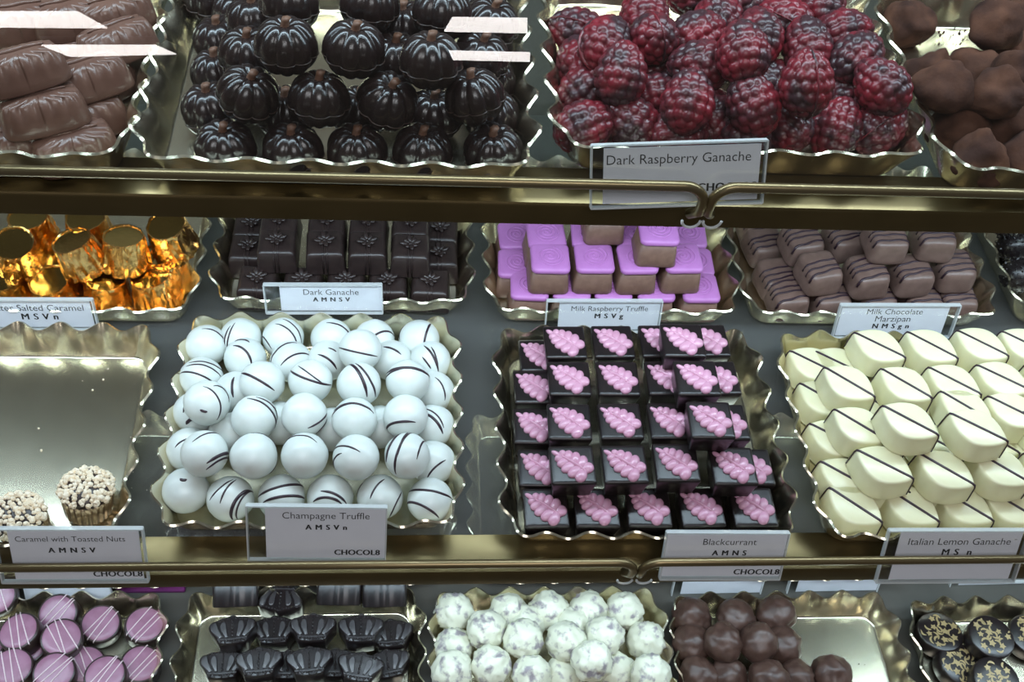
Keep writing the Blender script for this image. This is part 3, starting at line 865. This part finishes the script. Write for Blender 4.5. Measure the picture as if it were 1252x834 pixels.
def arc_pts(p1, p2, p3, r, n=22):
    nn = (p2-p1).cross(p3-p1)
    if nn.length < 1e-12: return [p1, p2, p3]
    nn.normalize(); h = nn.dot(p1); c = nn*h
    u = (p1-c).normalized(); v = nn.cross(u)
    ang = lambda p: math.atan2((p-c).dot(v), (p-c).dot(u)) % (2*PI)
    a3, a2 = ang(p3), ang(p2)
    if a2 > a3: a3 -= 2*PI
    R = (p1-c).length
    return [c+(u*math.cos(a3*i/n)+v*math.sin(a3*i/n))*R for i in range(n+1)]
for k, (it, l) in enumerate(zip(K, lk)):
    c = Pk[k]; rot = Euler((0, 0, random.uniform(0, 6)))
    o = make('drizzled_truffle', [('body', TB[k % 4])], c, (0,0,0), l, 'chocolate', 'white truffles with dark drizzle')
    o.children[0].rotation_euler = rot
    body = TB[k % 4]
    ox, oy = kz[k][0], kz[k][1]; nx, ny = proj(c)
    bm = bmesh.new(); any_ = False
    Mi = rot.to_matrix()
    for a in it[3]:
        P = []
        for q in range(3):
            px = 170+a[2*q]/2.781-ox+nx; py = 360+a[2*q+1]/2.781-oy+ny
            P.append(sphere_hit(px, py, c, RT))
        wd = (a[6] if len(a) > 6 else 1.0)*.00046
        pts = arc_pts(*P, RT); n = len(pts)
        off = Vector(((k % 4+2)*7.3, (k % 4+2)*3.1, (k % 4+2)*1.7))
        pp, up = [], []
        for p in pts:
            d = p.normalized(); dl = Mi.inverted() @ d                  # follow the slightly uneven ball
            kk = 1 + .035*noise.noise(dl*1.3+off) + .035*.45*noise.noise(dl*1.3*2.3+off)
            pp.append(Vector((d.x, d.y, d.z*.98))*RT*kk); up.append(d)
        add_tube(bm, pp, [wd*(.35+.65*min(1, 5*min(i, n-1-i)/n)) for i in range(n)], 6, flat=(1.25,.7), up=up); any_ = True
    if any_: obj('drizzle', withmat(newmesh('drizzle', bm), M['drizzle']), parent=o)
    else: bm.free()

# ------------------------------------------------------------------ L: dark blocks with pink leaves
def leaf_block():
    h = .0165; bm = bmesh.new()
    outline_prism(bm, rrect(.0126,.0126,.0012,3), [(.0022,0),(.0018,.0006),(.0004,.0120),(-.0001,.0148),(.0001,.0158),(.0008,.0164),(.0020,h)])
    body = withmat(sharp(newmesh('leaf_block_body', bm), 50), M['dark_black'])
    bm = bmesh.new()
    A_ = math.radians(-38)                            # leaf axis: tip back-left, base front-right
    Rz = Matrix.Rotation(A_, 3, 'Z')
    zc = h+.0004
    def el(x, y, a, b, c_, ang):
        add_ball(bm, Rz @ Vector((x, y, 0))+Vector((0,0,zc)), (a, b, c_), 14, 8, Rz @ Matrix.Rotation(math.radians(ang), 3, 'Z'))
    for i, (x, L, wd) in enumerate(((-.0078,.0036,.0024),(-.0044,.0054,.0029),(-.0004,.0067,.0031),(.0040,.0070,.0033))):
        for s in (-1, 1):
            el(x-.0002, s*L*.52, L*.72, wd, .0024, s*(122-6*i))
    el(-.0108, 0, .0034, .0015, .0014, 0)
    el(.0082, .0030, .0036, .0036, .0021, 50); el(.0078, -.0036, .0048, .0036, .0024, -75)
    el(0, 0, .0108, .0013, .0027, 0)
    leaf = withmat(newmesh('pink_leaf', bm), M['pink_leaf'])
    return [('body', body), ('leaf', leaf)]
LB = leaf_block(); hL = .0165
zq = [ # zoom 2.691 from (570,370): tops; layers
 (262,676,0),(432,694,0),(604,694,0),(778,694,0),(950,690,0),
 (243,542,0),(965,540,0),(226,405,0),(225,275,0),(240,158,0),
 (350,532,1),(522,530,1),(692,524,1),(880,536,1),
 (340,390,1),(508,388,1),(672,387,1),(856,392,1),
 (340,248,1),(500,248,1),(662,246,1),(828,246,1),
 (326,128,1),(484,126,1),(640,124,1),(796,122,1),
 (805,384,2),(760,246,2),(714,122,2)]
Lq = conv(zq, 570, 370, 2.691)
ll = pile_labels(Lq, 'dark chocolate block topped with pink leaf', 25)
for it, l in zip(Lq, ll):
    zt = S2+BASE+hL+it[2]*(hL+.0018)
    p = at(it[0], it[1], zt); p.z = zt-hL
    if it[2] == 0: inside(p, 'L', .0128)
    make('leaf_topped_block', LB, p, (0,0,random.uniform(-.025,.025)), l, 'chocolate', 'dark blocks with pink leaves')

# ------------------------------------------------------------------ M: lemon blocks
def lemon_meshes():
    Lh, Wh, h = .0180, .0134, .0165; n = 26
    up = [(-Lh+2*Lh*i/n) for i in range(n+1)]
    f = lambda x: Wh*(1-abs(x/Lh)**1.9)**.95
    pts = [(x, -f(x)) for x in up]+[(x, f(x)) for x in up[::-1][1:-1]]
    bm = bmesh.new()
    rings = []
    for s, z in ((1.04,0),(1.05,.001),(1.03,.006),(1.0,.0135),(.985,.0152),(.95,.0161),(.88,h)):
        rings.append([(x*s, y*s, z) for x, y in pts])
    add_rings(bm, rings)
    body = withmat(sharp(newmesh('lemon_body', bm), 45), M['lemon'])
    bm = bmesh.new()
    prof = [(-Lh*1.045,.001),(-Lh*1.03,.006),(-Lh*1.0,.0136),(-Lh*.96,.0160),(-Lh*.86,h+.0001),(0,h+.0001),(Lh*.86,h+.0001),(Lh*.96,.0160),(Lh*1.0,.0136),(Lh*1.03,.006),(Lh*1.045,.001)]
    add_tube(bm, [(x,0,z) for x, z in prof], .0008, 6, flat=(1.15,.6), up=[Vector((x*8,0,z+.004)).normalized() for x, z in prof])
    return [('body', body), ('stripe', withmat(newmesh('stripe', bm), M['drizzle']))]
LM = lemon_meshes(); hM = .0165
mz = [(385,665,0),(573,676,0),(742,668,0),(890,664,0),(315,552,0),(278,427,0),(228,300,0),(194,190,0),(322,162,0),
      (475,514,1),(672,530,1),(848,522,1),(396,388,1),(362,252,1),(543,256,1),(697,248,1),(852,238,1),(458,134,1),(626,134,1),(786,128,1),(890,340,1),(735,330,1),
      (556,374,2),(774,396,2),(570,300,0),(930,130,1)]
mz += [(1060,660,0),(1010,530,1),(1000,390,1),(1010,240,1),(470,560,0),(650,565,0),(830,560,0),(1000,560,0),(450,430,0),(640,440,0),(820,430,0),(1000,430,0),(420,300,0),(760,300,0),(940,300,0),(500,190,0),(680,190,0),(860,190,0)]
Mm = conv(mz, 900, 370, 2.605)
lm = pile_labels(Mm, 'cream-white lemon-shaped block with dark diagonal stripe', 22)
for it, l in zip(Mm, lm):
    zt = S2+BASE+hM+it[2]*(hM+.0006)
    p = at(it[0], it[1], zt); p.z = zt-hM
    if it[2] == 0: inside(p, 'M', .017, .0155)
    make('striped_lemon_chocolate', LM, p, (0,0,math.radians(-38+random.uniform(-4,4))), l, 'chocolate', 'cream-white striped blocks')

# ------------------------------------------------------------------ N: pink-topped discs
def disc_meshes(seed):
    rnd = random.Random(seed); bm = bmesh.new(); R = .0136
    add_lathe(bm, [(R*.97,-.003),(R,-.002),(R*1.0,.0080),(R*.98,.0094),(R*.93,.0100)], 48)
    body = withmat(sharp(newmesh('disc_body', bm), 50), M['dark_matte'])
    bm = bmesh.new(); add_lathe(bm, [(R*.88,.0096),(R*.885,.0102),(R*.87,.0105),(R*.6,.0106)], 48)
    top = withmat(newmesh('disc_top', bm), M['pink_disc'])
    bm = bmesh.new(); a0 = rnd.uniform(.7,2.2)
    for k in range(3):
        a = a0+rnd.uniform(-.12,.12); o = -.004+.004*k+rnd.uniform(-.001,.001)
        hl = math.sqrt(max(0,(R*1.0)**2-o*o)); d = Vector((math.cos(a), math.sin(a),0)); nn = Vector((-d.y, d.x, 0))
        pts = [nn*o+d*(-hl)+Vector((0,0,.0088)), nn*o+d*(-hl*.98)+Vector((0,0,.0102)), nn*o+d*(-hl*.9)+Vector((0,0,.0107)), nn*o+Vector((0,0,.0108)), nn*o+d*(hl*.9)+Vector((0,0,.0107)), nn*o+d*(hl*.98)+Vector((0,0,.0102)), nn*o+d*hl+Vector((0,0,.0088))]
        add_tube(bm, pts, .00042, 6)
    return [('body', body), ('pink_top', top, [('drizzle', withmat(newmesh('disc_drizzle', bm), M['white_drizzle']))])]
DI = [disc_meshes(s) for s in range(5)]
Nn = [(22,771,1,0,-6),(70,750,0,20,0),(75,779,1,4,10),(123,762,0,6,10),(177,763,0,0,10),(14,815,1,0,8),(66,821,1,4,8),(104,812,0,0,10),(128,824,1,0,2),(172,811,0,0,12),(-6,728,1,20,10),(32,790,0,0,0),(-20,790,0,0,0)]
ln = pile_labels(Nn, 'pink-topped dark disc with pale drizzle', 18)
for k, (it, l) in enumerate(zip(Nn, ln)):
    zt = S3+BASE+.0106+.004+it[2]*.0135
    rot = Euler((math.radians(it[3]), math.radians(it[4]), 0))
    p = at(it[0], it[1], zt) - rot.to_matrix() @ Vector((0,0,.0106))
    make('pink_topped_disc', DI[k % 5], p, rot, l, 'chocolate', 'pink-topped discs')

# ------------------------------------------------------------------ O: crowns
def crown_meshes():
    sc = .0160; h = .0170
    half = [(.0,-.66),(.30,-.65),(.56,-.60),(.62,-.50),(.66,-.38),(.82,-.12),(.97,.10),(1.0,.26),(.95,.38),(.84,.46),(.72,.48),(.60,.53),(.46,.58),(.32,.60),(.20,.61),(.10,.68),(.0,.71)]
    pts = half + [(-x, y) for x, y in half[::-1][1:-1]]
    dens = []
    for i in range(len(pts)):
        a, b = Vector(pts[i]), Vector(pts[(i+1) % len(pts)])
        for k in range(2): dens.append((a+(b-a)*k/2)*sc)
    bm = bmesh.new(); outline_prism(bm, dens, [(.0008,0),(.0003,.001),(0,.0150),(.0005,.0163),(.0014,h)])
    body = withmat(sharp(newmesh('crown_body', bm), 45), M['dark_black'])
    bm = bmesh.new()
    # beaded outline on the face
    per = []; n = len(dens)
    V = [Vector(p) for p in dens]
    nr = [Vector(((V[(i+1) % n]-V[i-1]).y, -(V[(i+1) % n]-V[i-1]).x)).normalized() for i in range(n)]
    for i in range(0, n, 2):
        q = V[i]-nr[i]*.0017; add_ball(bm, (q.x, q.y, h), (.0008,.0008,.0006), 7, 4)
    for j in range(9): add_ball(bm, (-.0070+.00175*j, -.0074, h), (.0007,.0008,.0006), 7, 4)
    for j in range(5): add_ball(bm, (0, -.0040+.0026*j, h), (.0010-.0001*j,.0013,.0008), 7, 4)
    beads = withmat(newmesh('beading', bm), M['dark_black'])
    bm = bmesh.new()
    def plate(path, wid):                                   # flat raised petal with bevelled edge
        L_, R_ = [], []
        for q, (x, y) in enumerate(path):
            a = Vector(path[max(q-1,0)]); b = Vector(path[min(q+1,len(path)-1)]); t = (b-a).normalized()
            nn = Vector((-t.y, t.x)); L_.append(Vector((x,y))+nn*wid[q]); R_.append(Vector((x,y))-nn*wid[q])
        ol = R_+L_[::-1]; c = sum(ol, Vector((0,0)))/len(ol)
        add_rings(bm, [[(c.x+(p.x-c.x)*f, c.y+(p.y-c.y)*f, z) for p in ol] for f, z in ((1.06,h-.0002),(1.0,h+.0007),(.86,h+.0010))])
    for s in (-1, 1):
        for x0, x1, x2, w_ in ((.24,.37,.36,.0017),(.47,.76,.74,.0019)):
            plate([(s*x0*sc, -.32*sc), (s*(x0*.55+x1*.45)*1.02*sc, -.12*sc), (s*(x0*.15+x1*.85)*1.02*sc, .06*sc), (s*x1*sc, .20*sc), (s*x2*sc, .31*sc), (s*x2*.98*sc, .37*sc)], [w_*.5, w_*.9, w_*1.2, w_*1.2, w_*.85, w_*.35])
    add_tube(bm, [(-.60*sc,-.40*sc,h),(0,-.43*sc,h+.0002),(.60*sc,-.40*sc,h)], .0006, 6, up=[Vector((0,0,1))]*3)
    lobes = withmat(sharp(newmesh('crown_lobes', bm), 25), M['crown_face_lit'])
    return [('body', body), ('face_relief', lobes, [('beading', beads)])]
CR = crown_meshes(); hC = .0170
Oo = [(284,770,1,6),(335,770,0,2),(382,767,1,0),(441,768,1,0),(478,774,0,4),
      (272,812,0,2),(316,809,1,4),(378,808,1,5),(440,815,1,-10),(474,811,0,10),(352,812,0,0),(410,810,0,0),
      (290,858,0,0),(345,858,0,0),(404,858,0,0),(460,858,0,0),
      (343,731,0,178)]
lo_ = pile_labels(Oo, 'dark chocolate crown lying face up', 20)
for it, l in zip(Oo, lo_):
    zt = S3+BASE+hC+it[2]*.0135
    p = at(it[0], it[1], zt); p.z = zt-hC
    make('crown_chocolate', CR, p, (0,0,math.radians(it[3])), l, 'chocolate', 'dark chocolate crowns')
for k, (x, y) in enumerate(((288,748),(414,746),(470,748))):     # tipped on their faces, ribbed side to the front
    p = at(x, y, S3+BASE+.013)
    make('crown_chocolate', CR, Vector((p.x, p.y+.004, S3+BASE+.0128)), (math.radians(62), 0, PI+random.uniform(-.1,.1)), f"dark chocolate crown tipped to show its ribbed side, {('leftmost','middle','rightmost')[k]} of three", 'chocolate', 'dark chocolate crowns')

# ------------------------------------------------------------------ P: rough white truffles, Q: milk truffles
WT = [lump('rough_white_truffle', .0137, .12, 2.0, s+20, M['rough_white'], 4, .98, .04, .11) for s in range(6)]
Pp = [(552,746,0),(624,738,0),(671,746,0),(716,741,0),(763,744,0),(594,770,1),(641,781,1),(692,785,1),(738,780,1),(787,780,0),(553,787,0),(600,814,1),(553,819,1),(650,821,1),(686,824,0),(724,808,2),(758,822,0),(791,824,1),(640,760,0),(700,762,0)]
lp = pile_labels(Pp, 'rough white truffle with dark patches', 18)
P3 = [at(x, y, S3+BASE+.0135+l*.013) for x, y, l in Pp]
for p_, b_ in zip(P3, Pp):
    if b_[2] == 0: inside(p_, 'P', .0095)
relax(P3, .0132, keep=.0025, zmin=S3+BASE+.0135)
for k, (p, l) in enumerate(zip(P3, lp)):
    make('rough_white_truffle', [(None, WT[k % 6])], p, (random.uniform(-.5,.5), random.uniform(-.5,.5), random.uniform(0,6)), l, 'chocolate', 'rough white truffles')
MT = [lump('milk_truffle', .0140, .13, 1.4, s+40, M['truffle_milk'], 4, .93, .05, .07) for s in range(5)]
Qq = [(840,747,0),(897,746,0),(948,748,0),(842,786,0),(884,789,1),(926,788,1),(952,789,0),(850,823,0),(887,826,0),(937,828,1),(972,826,0),(1013,826,0)]
lq = pile_labels(Qq, 'dull milk chocolate truffle with swirled crust', 18)
P4 = [at(x, y, S3+BASE+.0132+l*.011) for x, y, l in Qq]
for p_, b_ in zip(P4, Qq):
    if b_[2] == 0: inside(p_, 'Q', .0095)
relax(P4, .0132, keep=.0025, zmin=S3+BASE+.0132)
for k, (p, l) in enumerate(zip(P4, lq)):
    make('milk_truffle', [(None, MT[k % 5])], p, (random.uniform(-.3,.3), random.uniform(-.3,.3), random.uniform(0,6)), l, 'chocolate', 'milk chocolate truffles')
bm = bmesh.new(); rc = random.Random(3)
for k in range(26): add_ball(bm, at(rc.gauss(1040,30), rc.gauss(822,10), S3+BASE-.0016), rc.uniform(.0002,.0006), 5, 3)
tag(obj('chocolate_crumbs', withmat(newmesh('chocolate_crumbs', bm), M['truffle_milk'])), 'fine chocolate crumbs on the half-empty bottom tray', 'crumbs', kind='stuff')

# ------------------------------------------------------------------ R: gold-printed discs
def gold_disc(seed):
    rnd = random.Random(seed); R = .0165; bm = bmesh.new()
    add_lathe(bm, [(R*.97,0),(R,.001),(R,.0105),(R*.98,.0116),(R*.94,.0120),(R*.5,.0120)], 48)
    body = withmat(sharp(newmesh('gold_disc_body', bm), 50), M['dark_black'])
    bm = bmesh.new(); z = .01212
    def fan(pts):
        vs_ = [bm.verts.new((x,y,z)) for x, y in pts]; bm.faces.new(vs_)
    for k in range(9):
        r = R*.78*math.sqrt((k+.6)/9); a = k*2.4+seed
        cx, cy, a0, s = r*math.cos(a), r*math.sin(a), rnd.uniform(0,6), rnd.uniform(.0024,.0032)
        fan([(cx+(s if i % 2 == 0 else s*.55)*math.cos(a0+PI*i/5), cy+(s if i % 2 == 0 else s*.55)*math.sin(a0+PI*i/5)) for i in range(10)])
        for q in range(2):                                  # scrolls
            b0 = rnd.uniform(0,6); rr = rnd.uniform(.0022,.0036); ox, oy = cx+.0034*math.cos(b0), cy+.0034*math.sin(b0)
            inn, out = [], []
            for i in range(7):
                t = b0+i*.36; w_ = .0007*math.sin(PI*(i+.5)/7)+.0001
                if math.hypot(ox+rr*math.cos(t), oy+rr*math.sin(t)) > R*.9: continue
                inn.append((ox+(rr-w_)*math.cos(t), oy+(rr-w_)*math.sin(t))); out.append((ox+(rr+w_)*math.cos(t), oy+(rr+w_)*math.sin(t)))
            if len(inn) > 2: fan(inn+out[::-1])
    return [('body', body), ('gold_print', withmat(newmesh('gold_print', bm, False), M['goldprint']))]
GD = [gold_disc(s) for s in range(3)]
Rr = [(1150,772,0,-8,0),(1213,778,1,0,0),(1262,776,0,0,0),(1176,812,0,0,-8),(1219,830,1,0,0)]
lr = pile_labels(Rr, 'dark disc printed with gold flowers', 18)
for k, (it, l) in enumerate(zip(Rr, lr)):
    zt = S3+BASE+.0120+it[2]*.012; rot = Euler((math.radians(it[3]), math.radians(it[4]), k))
    p = at(it[0], it[1], zt) - rot.to_matrix() @ Vector((0,0,.012))
    make('gold_printed_disc', GD[k % 3], p, rot, l, 'chocolate', 'gold-printed dark discs')

# ------------------------------------------------------------------ things on the bottom shelf seen through the glass plate
for k, x in enumerate((-.235,-.055,.125,.305)):
    o = obj('fluted_tray', TRAY, loc=(x, trays['P'].y+TD+.003, S3))
    tag(o, f"gold fluted tray under the middle shelf glass, {ORD[k]} from left", 'tray', 'fluted gold display trays')
for k, (x, y) in enumerate(((225,656),(250,657),(275,656),(300,657),(240,640),(268,640),(296,640))):
    p = at(x, y, S3+BASE+.0125)
    o = make('nib_truffle', NB[k % 2], p, (0,0,k), f"nib truffle on the bottom shelf behind the crowns, {ORD[k]} of seven", 'chocolate', 'nib-coated truffles')
    o.children[1]['kind'] = 'stuff'

# ------------------------------------------------------------------ shelf labels
def text_mesh(txt, size_w, bold=0, space=1.0, shear=0):
    cu = bpy.data.curves.new('lettering', 'FONT'); cu.body = txt; cu.size = 1; cu.align_x = 'CENTER'; cu.align_y = 'CENTER'
    cu.offset = min(bold, 0); cu.space_character = space; cu.shear = shear; cu.resolution_u = 3
    o = bpy.data.objects.new('lettering', cu); COL.objects.link(o)
    bpy.context.view_layer.update()
    me = bpy.data.meshes.new_from_object(o.evaluated_get(bpy.context.evaluated_depsgraph_get()))
    bpy.data.objects.remove(o); bpy.data.curves.remove(cu)
    xs = [v.co.x for v in me.vertices]; w_ = max(xs)-min(xs); cx = (max(xs)+min(xs))/2
    for v in me.vertices: v.co = Vector(((v.co.x-cx)*size_w/w_, v.co.y*size_w/w_, 0))
    if bold > 0:                                  # heavier strokes: the outline laid down three times, slightly shifted
        b2 = bmesh.new()
        for dx in (-1, 0, 1):
            n0 = len(b2.verts); b2.from_mesh(me); b2.verts.ensure_lookup_table()
            for v in b2.verts[n0:]: v.co.x += dx*.00022; v.co.z += dx*.00002
        b2.to_mesh(me); b2.free()
    me.materials.clear(); me.materials.append(M['greyink'])
    me.name = 'lettering'
    return me
def label_holder(label, bl, br, y, lines, hgt=.030, card=(.10,1.0), tau=62, roll=0, blank=False, thin=False):
    """bl, br: pixels of the holder's bottom corners on the vertical plane at depth y; lines: (text, x, height, width, bold, spacing) in card units"""
    a, b = aty(*bl, y), aty(*br, y)
    t = thing('label_holder', (a+b)/2); W = (b-a).length
    t.rotation_euler = Matrix((((b-a).normalized()), Vector((0,1,0)), Vector((0,0,1)))).transposed().to_euler() if False else (math.radians(tau), math.atan2(-(b.z-a.z), b.x-a.x), math.atan2(b.y-a.y, b.x-a.x))
    tag(t, label, 'label', 'shelf labels')
    # local: x right, y up the panel, z towards the viewer
    x0, x1 = -W/2, W/2
    cx0, cx1 = x0+W*card[0], x0+W*card[1]
    bm = bmesh.new(); add_box(bm, cx0, cx1, .0016, hgt-.0016, -.0002, .0002)
    c = obj('card', withmat(newmesh('card', bm, False), M['card']), parent=t)
    cw, ch = cx1-cx0, hgt-.0032
    for (txt, u, v, wd, bold, sp) in lines:
        me = text_mesh(txt, cw*wd, bold, sp)
        o = obj('lettering', me, parent=c, loc=(cx0+cw*u, .0016+ch*v, .00026))
    bm = bmesh.new(); add_box(bm, x0, x1, 0, hgt, .0006, .0016); add_box(bm, x0, x1, 0, hgt, -.0014, -.0006)
    obj('clear_sleeve', withmat(newmesh('clear_sleeve', bm, False), M['acrylic']), parent=t)
    bm = bmesh.new(); e = .0004
    for (ax, bx, ay, by) in ((x0-e, x0+e, 0, hgt), (x1-e, x1+e, 0, hgt), (x0, x1, -e, e), (x0, x1, hgt-e, hgt+e)):
        add_box(bm, ax, bx, ay, by, -.0014, .0018)
    obj('sleeve_edge', withmat(newmesh('sleeve_edge', bm, False), M['acrylic_edge']), parent=t)
    return t
BR = ('CHOCOL8', .80, .10, .38, .008, 1.08)
label_holder('clear-sleeved card reading Dark Raspberry Ganache at the upper rail', (722,254), (931,247), .341, [('Dark Raspberry Ganache', .48, .78, .92, -.004, 1.0), ('CHOCOL8', .80, .24, .38, .006, 1.08)], hgt=.0285, card=(.07,.97), tau=66)
label_holder('blue-lit card reading Butter Salted Caramel before the foil cups', (-14,402), (121,402), .4375, [('Butter Salted Caramel', .47, .74, .92, -.004, 1.0), ('M S V n', .5, .40, .34, .009, 1.1)], hgt=.0225, card=(.02,.97), tau=76)
label_holder('card reading Dark Ganache before the bow-moulded blocks', (326,382), (468,382), .4445, [('Dark Ganache', .5, .76, .54, -.004, 1.0), ('A M N S V', .5, .46, .36, .009, 1.15)], hgt=.0215, card=(.13,1.0), tau=76)
label_holder('card reading Milk Raspberry Truffle before the pink-capped squares', (666,405), (804,405), .4395, [('Milk Raspberry Truffle', .5, .77, .76, -.004, 1.0), ('M S V g', .5, .50, .28, .009, 1.15)], hgt=.0245, card=(.11,.99), tau=76)
label_holder('card reading Milk Chocolate Marzipan before the drizzled blocks', (1017,412), (1160,412), .4395, [('Milk Chocolate', .5, .82, .52, -.004, 1.0), ('Marzipan', .5, .57, .33, -.004, 1.0), ('N M S g n', .5, .32, .34, .009, 1.15)], hgt=.0265, card=(.02,.92), tau=76)
label_holder('clear-sleeved card reading Caramel with Toasted Nuts at lower left rail', (4,711), (182,710), .2665, [('Caramel with Toasted Nuts', .47, .83, .84, -.004, 1.0), ('A M N S V', .47, .60, .36, .009, 1.15), BR], hgt=.0345, card=(.09,.97), tau=66)
label_holder('clear-sleeved card reading Champagne Truffle before the white truffles', (304,684), (471,685), .2740, [('Champagne Truffle', .5, .85, .72, -.004, 1.0), ('A M S V n', .5, .62, .34, .009, 1.15), ('CHOCOL8', .76, .11, .38, .008, 1.05)], hgt=.0355, card=(.13,1.0), tau=66)
label_holder('white card reading Blackcurrant in a short clear sleeve', (806,707), (952,707), .2665, [('Blackcurrant', .53, .82, .44, -.004, 1.0), ('A M N S', .54, .56, .28, .009, 1.15), BR], hgt=.0320, card=(.0,1.0), tau=66)
label_holder('clear-sleeved card reading Italian Lemon Ganache at lower right rail', (1070,711), (1238,710), .2665, [('Italian Lemon Ganache', .5, .80, .84, -.004, 1.0), ('M S  n', .5, .58, .24, .009, 1.15)], hgt=.0365, card=(.09,.96), tau=66)
# cards standing behind the bottom trays
for bl, br, lab, ln_ in (((20,735),(138,735),'pale card sliver behind the pink-topped discs', 'M S V n'), ((818,738),(925,738),'pale card sliver behind the milk truffles', None), ((957,738),(1065,738),'pale card sliver behind the bare end of the truffle tray', None), ((1148,744),(1258,744),'pale card sliver behind the gold-printed discs', 'A M S n')):
    label_holder(lab, bl, br, trays['Q'].y+TD/2+.006, [(ln_, .6, .80, .3, .009, 1.15)] if ln_ else [], hgt=.030, tau=72)
bm = bmesh.new(); a = at(140,726,S3+.004); b = at(225,726,S3+.004)
add_box(bm, a.x, b.x, a.y+.002, a.y+.045, S3, S3+.004, .0008, 1)
tag(obj('purple_leaflet', withmat(newmesh('purple_leaflet', bm, False), M['purple'])), 'purple leaflet behind the pink-topped disc tray', 'leaflet')
